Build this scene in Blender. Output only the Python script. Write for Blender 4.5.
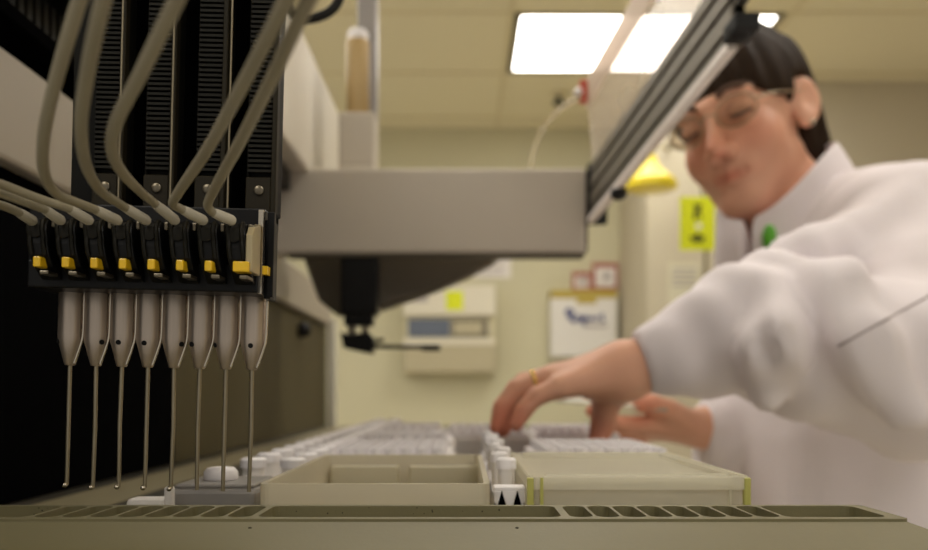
import bpy, bmesh, math, random
import numpy as np
from mathutils import Vector, Matrix, noise

random.seed(7)
for o in list(bpy.data.objects):
    bpy.data.objects.remove(o)
SC = bpy.context.scene
COL = SC.collection

# ------------------------------------------------------------------ camera, world, exposure
ZC = 1.10                     # lens height above the floor; all coordinates below are measured from the lens
FPX = 850.0                   # focal length in pixels of the 928 x 550 frame
HX, HY = 464.0, 393.0         # where the level line of sight meets the picture
cam = bpy.data.cameras.new('camera')
cam.sensor_width = 36.0
cam.lens = 36.0 * FPX / 928.0
cam.shift_y = (HY - 275.0) / 928.0
cam.clip_start = 0.02
cam.dof.use_dof = True
cam.dof.focus_distance = 0.288
cam.dof.aperture_fstop = 9.5
cam_o = bpy.data.objects.new('camera', cam)
COL.objects.link(cam_o)
cam_o.location = (0, 0, ZC)
cam_o.rotation_euler = (math.radians(90), 0, 0)
SC.camera = cam_o

world = bpy.data.worlds.new('world')
SC.world = world
world.use_nodes = True
bgn = world.node_tree.nodes['Background']
bgn.inputs[0].default_value = (1.0, 0.95, 0.87, 1)
bgn.inputs[1].default_value = 0.44
SC.view_settings.view_transform = 'Standard'
SC.view_settings.look = 'None'
SC.view_settings.gamma = 1.0
SC.view_settings.exposure = 0.0
LAMP = 7.6                    # strength of the ceiling lamps' diffusers

# ------------------------------------------------------------------ helpers
def P(px, py, d):
    """point seen at pixel (px, py) at depth d, measured from the lens"""
    return Vector(((px - HX) / FPX * d, d, (HY - py) / FPX * d))

def srgb(r, g, b):
    f = lambda c: (c / 255 / 12.92) if c / 255 <= 0.04045 else ((c / 255 + 0.055) / 1.055) ** 2.4
    return (f(r), f(g), f(b), 1)

MATS = {}
def mat(name, col, rough=0.5, metal=0.0, var=0.06, scale=40, bump=0.0, bscale=200, spec=0.5, coat=0.0, aniso=None, sss=0.0, attr=None):
    m = bpy.data.materials.new(name)
    m.use_nodes = True
    nt = m.node_tree
    b = nt.nodes['Principled BSDF']
    c = srgb(*col)
    tc = nt.nodes.new('ShaderNodeTexCoord')
    nz = nt.nodes.new('ShaderNodeTexNoise')
    nz.inputs['Scale'].default_value = scale
    nz.inputs['Detail'].default_value = 4
    src = tc.outputs['Object']
    if aniso:
        mp = nt.nodes.new('ShaderNodeMapping')
        mp.inputs['Scale'].default_value = aniso
        nt.links.new(src, mp.inputs[0])
        src = mp.outputs[0]
    nt.links.new(src, nz.inputs['Vector'])
    mx = nt.nodes.new('ShaderNodeMix')
    mx.data_type = 'RGBA'
    mx.inputs[6].default_value = tuple(x * (1 - var) for x in c[:3]) + (1,)
    mx.inputs[7].default_value = tuple(min(1, x * (1 + var)) for x in c[:3]) + (1,)
    nt.links.new(nz.outputs['Fac'], mx.inputs[0])
    out = mx.outputs[2]
    if attr:
        at = nt.nodes.new('ShaderNodeAttribute')
        at.attribute_name = attr
        m2 = nt.nodes.new('ShaderNodeMix')
        m2.data_type = 'RGBA'
        m2.blend_type = 'MULTIPLY'
        m2.inputs[0].default_value = 1.0
        nt.links.new(out, m2.inputs[6])
        nt.links.new(at.outputs['Color'], m2.inputs[7])
        out = m2.outputs[2]
    nt.links.new(out, b.inputs['Base Color'])
    b.inputs['Roughness'].default_value = rough
    b.inputs['Metallic'].default_value = metal
    b.inputs['Specular IOR Level'].default_value = spec
    b.inputs['Coat Weight'].default_value = coat
    if sss:
        b.inputs['Subsurface Weight'].default_value = sss
        b.inputs['Subsurface Radius'].default_value = (0.012, 0.005, 0.003)
        b.inputs['Subsurface Scale'].default_value = 1.0
    if bump:
        n2 = nt.nodes.new('ShaderNodeTexNoise')
        n2.inputs['Scale'].default_value = bscale
        n2.inputs['Detail'].default_value = 3
        nt.links.new(src, n2.inputs['Vector'])
        bp = nt.nodes.new('ShaderNodeBump')
        bp.inputs['Strength'].default_value = bump
        bp.inputs['Distance'].default_value = 0.002
        nt.links.new(n2.outputs['Fac'], bp.inputs['Height'])
        nt.links.new(bp.outputs['Normal'], b.inputs['Normal'])
    MATS[name] = m
    return m

def glow(name, col, s):
    m = bpy.data.materials.new(name)
    m.use_nodes = True
    nt = m.node_tree
    b = nt.nodes['Principled BSDF']
    b.inputs['Base Color'].default_value = (0.8, 0.8, 0.8, 1)
    b.inputs['Emission Color'].default_value = col
    b.inputs['Emission Strength'].default_value = s
    MATS[name] = m
    return m

def clear(name, tint, haze, hazecol, gloss=0.08, rough=0.1, translucent=0.5):
    """clear or milky plastic: see-through mixed with diffuse / translucent haze and a sheen"""
    m = bpy.data.materials.new(name)
    m.use_nodes = True
    nt = m.node_tree
    nt.nodes.remove(nt.nodes['Principled BSDF'])
    out = nt.nodes['Material Output']
    tr = nt.nodes.new('ShaderNodeBsdfTransparent'); tr.inputs[0].default_value = srgb(*tint)
    df = nt.nodes.new('ShaderNodeBsdfDiffuse'); df.inputs[0].default_value = srgb(*hazecol)
    tl = nt.nodes.new('ShaderNodeBsdfTranslucent'); tl.inputs[0].default_value = srgb(*hazecol)
    gl = nt.nodes.new('ShaderNodeBsdfGlossy'); gl.inputs['Roughness'].default_value = rough
    a = nt.nodes.new('ShaderNodeMixShader'); a.inputs[0].default_value = translucent
    nt.links.new(df.outputs[0], a.inputs[1]); nt.links.new(tl.outputs[0], a.inputs[2])
    tc = nt.nodes.new('ShaderNodeTexCoord')
    nz = nt.nodes.new('ShaderNodeTexNoise'); nz.inputs['Scale'].default_value = 14
    nt.links.new(tc.outputs['Object'], nz.inputs['Vector'])
    mr = nt.nodes.new('ShaderNodeMapRange')
    mr.inputs['To Min'].default_value = haze * 0.9; mr.inputs['To Max'].default_value = min(1, haze * 1.1)
    nt.links.new(nz.outputs['Fac'], mr.inputs['Value'])
    b = nt.nodes.new('ShaderNodeMixShader')
    nt.links.new(mr.outputs[0], b.inputs[0])
    nt.links.new(tr.outputs[0], b.inputs[1]); nt.links.new(a.outputs[0], b.inputs[2])
    c = nt.nodes.new('ShaderNodeMixShader'); c.inputs[0].default_value = gloss
    nt.links.new(b.outputs[0], c.inputs[1]); nt.links.new(gl.outputs[0], c.inputs[2])
    nt.links.new(c.outputs[0], out.inputs['Surface'])
    MATS[name] = m
    return m

def tag(o, label=None, cat=None, group=None, kind=None):
    if label: o['label'] = label
    if cat: o['category'] = cat
    if group: o['group'] = group
    if kind: o['kind'] = kind
    return o

def thing(name, label, cat, base, group=None):
    o = bpy.data.objects.new(name, None)
    COL.objects.link(o)
    o.empty_display_size = 0.02
    o.location = (base[0], base[1], base[2] + ZC)
    o['base'] = [float(base[0]), float(base[1]), float(base[2])]
    return tag(o, label, cat, group)

def base_of(o):
    return Vector(o['base']) if 'base' in o else Vector((0, 0, 0))

def link(name, verts, faces, material, parent=None, smooth=False, bevel=0.0, base=None, auto=None, segs=2):
    """one mesh object from lens-relative coordinates"""
    b = base_of(parent) if parent else Vector(base if base is not None else (0, 0, 0))
    me = bpy.data.meshes.new(name)
    me.from_pydata([tuple(Vector(v) - b) for v in verts], [], faces)
    me.validate()
    bm = bmesh.new(); bm.from_mesh(me)
    bmesh.ops.recalc_face_normals(bm, faces=bm.faces)
    bm.to_mesh(me); bm.free()
    me.materials.append(MATS[material] if isinstance(material, str) else material)
    o = bpy.data.objects.new(name, me)
    COL.objects.link(o)
    o['base'] = [b.x, b.y, b.z]
    if parent:
        o.parent = parent
    else:
        o.location = (b.x, b.y, b.z + ZC)
    if smooth:
        me.polygons.foreach_set('use_smooth', [True] * len(me.polygons))
        if auto:
            try:
                me.set_sharp_from_angle(angle=math.radians(auto))
            except Exception:
                pass
    if bevel:
        md = o.modifiers.new('bevel', 'BEVEL')
        md.width = bevel; md.segments = segs; md.limit_method = 'ANGLE'; md.angle_limit = math.radians(40)
        md.harden_normals = False
    return o

class MB:
    """collects shapes into one mesh"""
    def __init__(s): s.v = []; s.f = []
    def add(s, vs, fs):
        n = len(s.v); s.v += [tuple(v) for v in vs]; s.f += [tuple(i + n for i in f) for f in fs]; return s
    def box(s, a, b):
        (x0, y0, z0), (x1, y1, z1) = a, b
        vs = [(x0,y0,z0),(x1,y0,z0),(x1,y1,z0),(x0,y1,z0),(x0,y0,z1),(x1,y0,z1),(x1,y1,z1),(x0,y1,z1)]
        return s.add(vs, [(0,3,2,1),(4,5,6,7),(0,1,5,4),(1,2,6,5),(2,3,7,6),(3,0,4,7)])
    def prism(s, poly, ext):
        """poly: 3-D outline, ext: extrusion vector"""
        n = len(poly); e = Vector(ext)
        vs = [Vector(p) for p in poly] + [Vector(p) + e for p in poly]
        fs = [tuple(range(n))[::-1], tuple(range(n, 2 * n))] + [(i, (i + 1) % n, n + (i + 1) % n, n + i) for i in range(n)]
        return s.add(vs, fs)
    def lathe(s, c, prof, axis=(0, 0, 1), n=24, up=None):
        """prof: list of (radius, height along axis) from c"""
        a = Vector(axis).normalized()
        u = a.orthogonal().normalized(); w = a.cross(u)
        vs = []; fs = []
        for r, h in prof:
            for k in range(n):
                t = 2 * math.pi * k / n
                vs.append(Vector(c) + a * h + (u * math.cos(t) + w * math.sin(t)) * r)
        for i in range(len(prof) - 1):
            for k in range(n):
                fs.append((i*n+k, i*n+(k+1) % n, (i+1)*n+(k+1) % n, (i+1)*n+k))
        fs.append(tuple(range(n))[::-1]); fs.append(tuple(range((len(prof)-1)*n, len(prof)*n)))
        return s.add(vs, fs)
    def tube(s, pts, r, n=12, closed=False):
        pts = [Vector(p) for p in pts]
        m = len(pts)
        rs = r if isinstance(r, (list, tuple)) else [r] * m
        prev = None; vs = []; fs = []
        for i in range(m):
            if closed: t = pts[(i+1) % m] - pts[i-1]
            else: t = pts[min(i+1, m-1)] - pts[max(i-1, 0)]
            t.normalize()
            u = t.orthogonal().normalized() if prev is None else (prev - t * prev.dot(t)).normalized()
            prev = u; w = t.cross(u)
            for k in range(n):
                a = 2 * math.pi * k / n
                vs.append(pts[i] + (u * math.cos(a) + w * math.sin(a)) * rs[i])
        for i in range(m if closed else m - 1):
            j = (i + 1) % m
            for k in range(n):
                fs.append((i*n+k, i*n+(k+1) % n, j*n+(k+1) % n, j*n+k))
        if not closed:
            fs.append(tuple(range(n))[::-1]); fs.append(tuple(range((m-1)*n, m*n)))
        return s.add(vs, fs)
    def ball(s, c, r, nu=16, nv=10):
        rr = r if isinstance(r, (list, tuple)) else (r, r, r)
        vs = []; fs = []
        for j in range(1, nv):
            for k in range(nu):
                a = math.pi * j / nv; t = 2 * math.pi * k / nu
                vs.append((c[0] + rr[0]*math.sin(a)*math.cos(t), c[1] + rr[1]*math.sin(a)*math.sin(t), c[2] + rr[2]*math.cos(a)))
        top = len(vs); vs.append((c[0], c[1], c[2]+rr[2])); bot = len(vs); vs.append((c[0], c[1], c[2]-rr[2]))
        for j in range(nv - 2):
            for k in range(nu):
                fs.append((j*nu+k, j*nu+(k+1) % nu, (j+1)*nu+(k+1) % nu, (j+1)*nu+k))
        for k in range(nu):
            fs.append((top, (k+1) % nu, k)); fs.append((bot, (nv-2)*nu+k, (nv-2)*nu+(k+1) % nu))
        return s.add(vs, fs)
    def xform(s, M):
        s.v = [tuple(M @ Vector(v)) for v in s.v]; return s
    def build(s, name, material, parent=None, **k):
        return link(name, s.v, s.f, material, parent, **k)

def spline(pts, n=10):
    """smooth curve through the points (Catmull-Rom)"""
    p = [Vector(q) for q in pts]
    p = [p[0] * 2 - p[1]] + p + [p[-1] * 2 - p[-2]]
    out = []
    for i in range(1, len(p) - 2):
        for k in range(n):
            t = k / n
            a, b, c, d = p[i-1], p[i], p[i+1], p[i+2]
            out.append(0.5 * ((2*b) + (c-a)*t + (2*a-5*b+4*c-d)*t*t + (3*b-a-3*c+d)*t**3))
    out.append(p[-2])
    return out

def holed_plate(outer, holes, z0, z1):
    """flat plate in x-y with rounded openings; returns verts, faces"""
    cu = bpy.data.curves.new('tmp', 'CURVE'); cu.dimensions = '2D'; cu.fill_mode = 'BOTH'
    cu.extrude = (z1 - z0) / 2
    for loop in [outer] + holes:
        sp = cu.splines.new('POLY'); sp.points.add(len(loop) - 1); sp.use_cyclic_u = True
        for q, (x, y) in zip(sp.points, loop): q.co = (x, y, 0, 1)
    ob = bpy.data.objects.new('tmp', cu); COL.objects.link(ob)
    me = bpy.data.meshes.new_from_object(ob.evaluated_get(bpy.context.evaluated_depsgraph_get()))
    vs = [(v.co.x, v.co.y, v.co.z + (z0 + z1) / 2) for v in me.vertices]; fs = [tuple(p.vertices) for p in me.polygons]
    bpy.data.objects.remove(ob); bpy.data.curves.remove(cu); bpy.data.meshes.remove(me)
    return vs, fs

def rrect(x0, y0, x1, y1, r, n=6):
    out = []
    for cx, cy, a0 in ((x1-r, y1-r, 0), (x0+r, y1-r, 90), (x0+r, y0+r, 180), (x1-r, y0+r, 270)):
        for k in range(n + 1):
            a = math.radians(a0 + 90 * k / n)
            out.append((cx + r*math.cos(a), cy + r*math.sin(a)))
    return out

def copy_tree(o, parent=None):
    c = o.copy(); COL.objects.link(c)
    if parent: c.parent = parent
    for ch in list(o.children): copy_tree(ch, c)
    return c

# ------------------------------------------------------------------ materials
mat('wall_paint', (206, 200, 170), 0.85, var=0.03, scale=3, bump=0.05)
mat('wall_paint_grey', (200, 190, 168), 0.85, var=0.03, scale=3, bump=0.05)
mat('ceiling_tile', (234, 225, 196), 0.9, var=0.05, scale=60, bump=0.15, bscale=120)
mat('ceiling_bar', (220, 208, 174), 0.6)
mat('floor_vinyl', (212, 204, 184), 0.4, var=0.1, scale=6)
mat('lamp_frame', (120, 112, 88), 0.5)
glow('lamp_diffuser', (1.0, 0.955, 0.88, 1), LAMP)
mat('light_enamel', (203, 194, 180), 0.45, var=0.03, scale=20)
mat('beam_enamel', (178, 168, 152), 0.45, var=0.04, scale=20)
mat('housing_enamel', (222, 214, 198), 0.5, var=0.03)
mat('dark_panel', (88, 80, 54), 0.65, var=0.08, scale=30, spec=0.2)
mat('black_panel', (4, 4, 5), 0.9, var=0.1, spec=0.02)
mat('deck_metal', (150, 140, 110), 0.5, var=0.06, scale=50)
mat('deck_dark', (52, 47, 34), 0.6, var=0.08, scale=50)
mat('post_white', (225, 222, 208), 0.5)
mat('black_plastic', (11, 11, 12), 0.42, var=0.15, scale=90, spec=0.25)
mat('black_rubber', (14, 14, 15), 0.7)
mat('column_black', (15, 14, 10), 0.6, var=0.2, scale=70, spec=0.15)
mat('column_side', (38, 33, 21), 0.55, var=0.15, scale=70, spec=0.2)
mat('rib_black', (28, 26, 20), 0.55, var=0.1, spec=0.2)
mat('brushed_steel', (188, 174, 160), 0.36, 0.8, var=0.12, scale=120, aniso=(12, 12, 0.6))
mat('polished_steel', (205, 196, 180), 0.22, 1.0, var=0.05)
mat('needle_steel', (150, 140, 118), 0.33, 0.85, var=0.14, scale=160)
mat('screw_steel', (120, 112, 96), 0.3, 0.9)
mat('hole_black', (8, 8, 8), 0.9)
mat('button_yellow', (255, 204, 30), 0.35, var=0.06, scale=120, coat=0.3)
mat('bracket_tan', (186, 172, 138), 0.35, 0.4)
mat('tube_milky', (158, 150, 130), 0.4, var=0.08, scale=50, spec=0.4)
mat('sleeve_white', (196, 190, 176), 0.4, var=0.05)
mat('wash_beige', (120, 113, 82), 0.5, var=0.05, scale=60, bump=0.06, bscale=700)
mat('speck', (42, 36, 24), 0.8)
mat('aluminium', (122, 116, 106), 0.45, 0.6, var=0.1, scale=60, aniso=(3, 0.4, 3))
mat('aluminium_groove', (84, 79, 70), 0.5, 0.6)
mat('strip_white', (246, 236, 230), 0.35)
mat('brass_tan', (172, 146, 100), 0.35, 0.35, var=0.2, scale=40, aniso=(6, 6, 0.4))
mat('pole_grey', (150, 144, 140), 0.4, 0.3)
mat('cover_dark', (98, 90, 76), 0.6, var=0.05)
mat('red_plastic', (206, 92, 74), 0.4)
mat('white_plastic', (242, 237, 238), 0.4, var=0.03)
mat('white_dull', (228, 222, 216), 0.55, var=0.03)
mat('grey_lid', (150, 145, 140), 0.4, var=0.04)
clear('acrylic_shield', (252, 246, 242), 0.27, (246, 242, 232), 0.06, 0.15, 0.6)
clear('milky_band', (250, 242, 236), 0.72, (238, 230, 220), 0.04, 0.3, 0.7)
clear('milky_trough', (240, 235, 218), 0.84, (232, 225, 206), 0.05, 0.25, 0.45)
clear('milky_ledge', (238, 230, 205), 0.9, (236, 228, 202), 0.05, 0.25, 0.4)
clear('clear_box', (248, 246, 240), 0.36, (244, 241, 232), 0.06, 0.12, 0.5)
clear('clear_lid', (250, 248, 240), 0.48, (246, 243, 232), 0.07, 0.12, 0.5)
clear('clear_tubing', (250, 246, 236), 0.22, (226, 218, 200), 0.1, 0.1, 0.5)
clear('spectacle_lens', (246, 240, 232), 0.07, (210, 200, 190), 0.06, 0.05, 0.5)
mat('edge_green', (192, 188, 104), 0.3, var=0.05)
mat('skin', (226, 172, 144), 0.5, var=0.05, scale=30, sss=0.12, attr='tint', spec=0.35)
mat('eye_white', (205, 190, 180), 0.2)
mat('eye_iris', (64, 44, 30), 0.2)
mat('hair_brown', (44, 31, 20), 0.65, var=0.35, scale=70, aniso=(1, 1, 0.25), bump=0.5, bscale=160, spec=0.15)
mat('brow_brown', (84, 56, 38), 0.7)
mat('wire_gold', (176, 156, 130), 0.3, 0.8)
mat('gold', (226, 186, 92), 0.2, 1.0)
mat('coat_cotton', (238, 229, 232), 0.85, var=0.02, scale=20, bump=0.12, bscale=900, spec=0.2)
mat('coat_seam_shade', (176, 164, 164), 0.9)
mat('shirt_grey', (196, 186, 184), 0.85)
mat('trouser_navy', (52, 54, 66), 0.9)
mat('shoe_black', (24, 22, 20), 0.4)
mat('clip_green', (92, 178, 40), 0.4)
mat('clip_dark', (24, 62, 40), 0.5)
mat('panel_cream', (206, 198, 166), 0.5, var=0.03)
mat('panel_white', (226, 219, 200), 0.5, var=0.02)
mat('panel_blue', (98, 106, 122), 0.3)
mat('panel_slot', (120, 112, 96), 0.6)
mat('panel_tape', (186, 176, 146), 0.5)
mat('note_yellow', (226, 234, 20), 0.6, var=0.02)
mat('paper_white', (232, 226, 222), 0.8, var=0.02)
mat('ink_grey', (176, 168, 166), 0.8)
mat('ink_blue', (54, 62, 126), 0.7)
mat('ink_black', (30, 30, 20), 0.7)
mat('carton_white', (226, 222, 216), 0.6, var=0.02)
mat('band_ochre', (182, 160, 72), 0.6)
mat('frame_red', (166, 88, 74), 0.6)
mat('shower_yellow', (238, 214, 26), 0.35, var=0.05, coat=0.3)
mat('pipe_grey', (160, 150, 124), 0.4, 0.4)
mat('wall_plate', (214, 208, 184), 0.6)
mat('bench_top', (70, 68, 64), 0.4)
mat('bench_steel', (160, 158, 150), 0.4, 0.5)

# ------------------------------------------------------------------ the room
FLOOR = -ZC
CEIL = 1.65
def struct(name, mb, m, **k):
    o = mb.build(name, m, **k); o['kind'] = 'structure'; return o
YA, YB, XB = 5.30, 4.50, 0.97
struct('floor', MB().box((-3.4, -1.8, FLOOR - 0.1), (3.4, 5.5, FLOOR)), 'floor_vinyl')
struct('wall_back', MB().box((-3.4, YA, FLOOR), (XB, YA + 0.12, CEIL)), 'wall_paint')
struct('wall_right_back', MB().box((XB, YB, FLOOR), (3.4, YA + 0.12, CEIL)), 'wall_paint_grey')
struct('wall_right', MB().box((3.3, -1.8, FLOOR), (3.42, YB, CEIL)), 'wall_paint_grey')
# ceiling with cut-outs filled by lamps standing just under it
struct('ceiling', MB().box((-3.4, -1.8, CEIL), (3.4, 5.5, CEIL + 0.1)), 'ceiling_tile')
g = MB()
for k in range(-5, 6):
    x = 0.205 + 0.61 * k * 2 if False else 0.205 + 1.22 * k
    if -3.3 < x < 3.3: g.box((x - 0.010, -1.8, CEIL - 0.005), (x + 0.010, 5.3, CEIL))
for k in range(-9, 8):
    y = 3.68 + 0.70 * k
    if -1.8 < y < 5.3: g.box((-3.4, y - 0.010, CEIL - 0.0045), (3.3, y + 0.010, CEIL))
struct('trim_1', g, 'ceiling_bar')
struct('baseboard_back', MB().box((-3.4, YA - 0.012, FLOOR), (XB, YA, FLOOR + 0.1)), 'black_rubber')
struct('baseboard_right', MB().box((XB, YB - 0.012, FLOOR), (3.3, YB, FLOOR + 0.1)), 'black_rubber')

def ceiling_lamp(x0, y0, label):
    t = thing('ceiling_light', label, 'ceiling light', (x0 + 0.59, y0 + 0.345, CEIL), 'recessed lamps in the ceiling')
    w, d = 1.18, 0.69
    f = MB()
    for a, b in (((x0, y0), (x0 + w, y0 + 0.032)), ((x0, y0 + d - 0.032), (x0 + w, y0 + d)), ((x0, y0), (x0 + 0.032, y0 + d)), ((x0 + w - 0.032, y0), (x0 + w, y0 + d))):
        f.box((a[0], a[1], CEIL - 0.006), (b[0], b[1], CEIL))
    f.build('frame', 'lamp_frame', t)
    MB().box((x0 + 0.03, y0 + 0.03, CEIL - 0.004), (x0 + w - 0.03, y0 + d - 0.03, CEIL - 0.002)).build('diffuser', 'lamp_diffuser', t)
ceiling_lamp(0.22, 3.68, 'bright white recessed ceiling lamp panel above and behind the woman')
ceiling_lamp(0.50, 0.9, 'recessed ceiling lamp right above the woman in the white coat')
ceiling_lamp(0.50, -1.4, 'recessed ceiling lamp behind the viewer, over the aisle')
ceiling_lamp(-0.75, 1.75, 'added unseen ceiling lamp brightening the far half of the robot deck')  # lamp out of view, added to raise the light on the deck plates
ceiling_lamp(-1.7, 0.9, 'added unseen ceiling lamp above and left of the laboratory robot')  # lamp out of view, put in to light the cuff from upper left
ceiling_lamp(-1.7, -1.4, 'added unseen ceiling lamp behind and left of the viewer')  # extra lamp out of view, added so each diffuser can stay dimmer
ceiling_lamp(-2.2, 3.0, 'recessed ceiling lamp far left, behind the robot')

t = thing('sprinkler', 'small dark sprinkler head on the ceiling beside the bright lamp', 'sprinkler', P(558, 95, 4.71) )
c = Vector((P(558, 95, 4.71).x, 4.68, CEIL))
t['base'] = [c.x, c.y, c.z]; t.location = (c.x, c.y, c.z + ZC)
MB().lathe(c, [(0.045, 0), (0.045, -0.008), (0.02, -0.018)]).build('escutcheon', 'ceiling_bar', t, smooth=True, auto=40)
MB().lathe(c + Vector((0, 0, -0.018)), [(0.016, 0), (0.016, -0.03), (0.034, -0.034), (0.034, -0.04)]).build('deflector', 'ink_black', t, smooth=True, auto=40)

# ------------------------------------------------------------------ robot workstation body
XW = -0.26
DK = -0.063
rb = thing('robot_workstation', 'laboratory robot housing with dark side wall, grey beam and pale overhead cover', 'laboratory robot', (-0.08, 0.9, DK - 0.10))
MB().box((-0.40, 0.15, DK - 0.10), (0.150, 1.62, DK - 0.004)).build('base', 'beam_enamel', rb, bevel=0.004)
MB().box((XW, 0.15, DK - 0.004), (0.150, 1.62, DK - 0.0005)).build('deck', 'deck_dark', rb)
MB().box((-0.243, 0.47, DK - 0.001), (-0.200, 1.60, DK)).build('deck_lit_band', 'deck_metal', rb)  # lighter colour paints the lit band of deck between wall and racks
MB().box((XW - 0.12, 0.76, DK), (XW, 1.60, 0.135)).build('side_wall', 'dark_panel', rb)
MB().box((XW - 0.12, 0.15, DK), (XW + 0.001, 0.76, 0.135)).build('wall_panel', 'black_panel', rb)
b = MB().box((-0.285, 0.15, 0.127), (-0.25, 1.60, 0.188)); b.build('side_beam', 'beam_enamel', rb, bevel=0.003)
MB().box((-0.40, 0.15, 0.135), (-0.335, 1.60, 0.30)).build('recess_wall', 'black_panel', rb)
MB().box((-0.335, 0.15, 0.135), (-0.285, 1.60, 0.140)).build('recess_floor', 'black_panel', rb)
h = MB().prism([(-0.20, 0.30, 0.286), (-0.20, 0.30, 0.448), (-0.30, 0.30, 0.448), (-0.40, 0.30, 0.40), (-0.40, 0.30, 0.286)], (0, 1.06, 0))
h.build('overhead_cover', 'housing_enamel', rb, bevel=0.004)
MB().box((-0.335, 0.30, 0.262), (-0.225, 1.30, 0.286)).build('guide_rail', 'black_plastic', rb)
MB().box((XW + 0.004, 1.585, DK), (XW + 0.018, 1.62, 0.140)).build('end_post', 'post_white', rb, bevel=0.002)
kn = P(299, 330, 1.34)
MB().lathe((XW, 1.34, kn.z), [(0.012, 0), (0.013, 0.006), (0.011, 0.014), (0.006, 0.018)], axis=(1, 0, 0)).build('knob', 'black_rubber', rb, smooth=True, auto=40)
# ribbed cable chain lying in the recess above the beam
ch = MB()
for k in range(90):
    y = 0.42 + k * 0.010
    ch.box((-0.300, y, 0.222), (-0.262, y + 0.0065, 0.246))
ch.box((-0.296, 0.42, 0.225), (-0.266, 1.32, 0.243))
cco = ch.build('cable_chain', 'black_plastic', rb)
MB().box((-0.335, 0.40, 0.214), (-0.258, 1.34, 0.222)).build('chain_tray', 'black_panel', rb)

# bench under the robot
bt = thing('lab_bench', 'dark laboratory bench top carrying the robot', 'bench', (-0.1, 0.85, FLOOR))
zt = DK - 0.10
MB().box((-0.60, 0.05, zt - 0.035), (0.165, 1.9, zt)).build('bench_top', 'bench_top', bt, bevel=0.004)
for x in (-0.57, 0.10):
    for y in (0.09, 1.82):
        MB().box((x, y, FLOOR), (x + 0.045, y + 0.045, zt - 0.035)).build('leg', 'bench_steel', bt)

# ------------------------------------------------------------------ pipetting arm with its eight channels
pv = Vector((-0.100, 0.285, 0.036))
pa = thing('pipetting_arm', 'black eight-channel pipetting head with steel barrels and thin needles', 'pipetting robot arm', pv)
CH = [-0.1352 + 0.00897 * i for i in range(8)]
DB = 0.293
# ribbed black columns
for k in range(4):
    x = -0.1275 + 0.018 * k
    c = MB().box((x - 0.0035, 0.302, 0.064), (x + 0.0062, 0.309, 0.24))
    c.box((x - 0.0042, 0.2995, 0.064), (x - 0.0035, 0.309, 0.24))
    col = c.build('column', 'column_black', pa, bevel=0.0004, segs=1)
    e = MB().box((x + 0.0046, 0.2985, 0.064), (x + 0.0064, 0.3025, 0.24)).box((x - 0.0042, 0.2985, 0.064), (x + 0.0046, 0.3025, 0.0765))
    e.build('frame', 'column_side', col, bevel=0.0003, segs=1)
    r = MB()
    z = 0.0785
    while z < 0.238:
        r.box((x - 0.0038, 0.2992, z), (x + 0.0044, 0.3025, z + 0.0009)); z += 0.00175
    r.build('ribbed_strip', 'rib_black', col)
    s = MB().lathe((x + 0.0006, 0.2985, 0.0718), [(0.0017, 0), (0.0017, 0.0006), (0.0012, 0.0009)], axis=(0, -1, 0), n=16)
    s.build('screw', 'screw_steel', col, smooth=True, auto=40)
for k, x in enumerate((-0.1225, -0.1045, -0.0845)):
    MB().tube([(x + 0.0015, 0.2955, 0.0585), (x + 0.0015, 0.2955, 0.24)], 0.00042, 10).build('guide_rod', 'needle_steel', pa, smooth=True, auto=50)
MB().box((-0.1412, 0.303, 0.060), (-0.1305, 0.309, 0.24)).build('cover_plate', 'column_black', pa, bevel=0.0004)
MB().box((-0.1405, 0.3092, 0.060), (-0.0690, 0.3130, 0.24)).build('back_plate', 'black_panel', pa)
# carriage behind the columns and cross beam (above the picture's edge)
MB().box((-0.146, 0.309, 0.215), (-0.066, 0.36, 0.30)).build('carriage', 'black_plastic', pa, bevel=0.002)
MB().box((-0.215, 0.36, 0.225), (0.14, 0.43, 0.30)).build('cross_beam', 'beam_enamel', pa, bevel=0.003)
# black block that carries the barrels
MB().box((-0.1425, 0.277, 0.0335), (-0.0672, 0.302, 0.0425)).box((-0.146, 0.284, 0.0425), (-0.0672, 0.302, 0.0625)).build('mounting_block', 'black_plastic', pa, bevel=0.0006)
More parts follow.
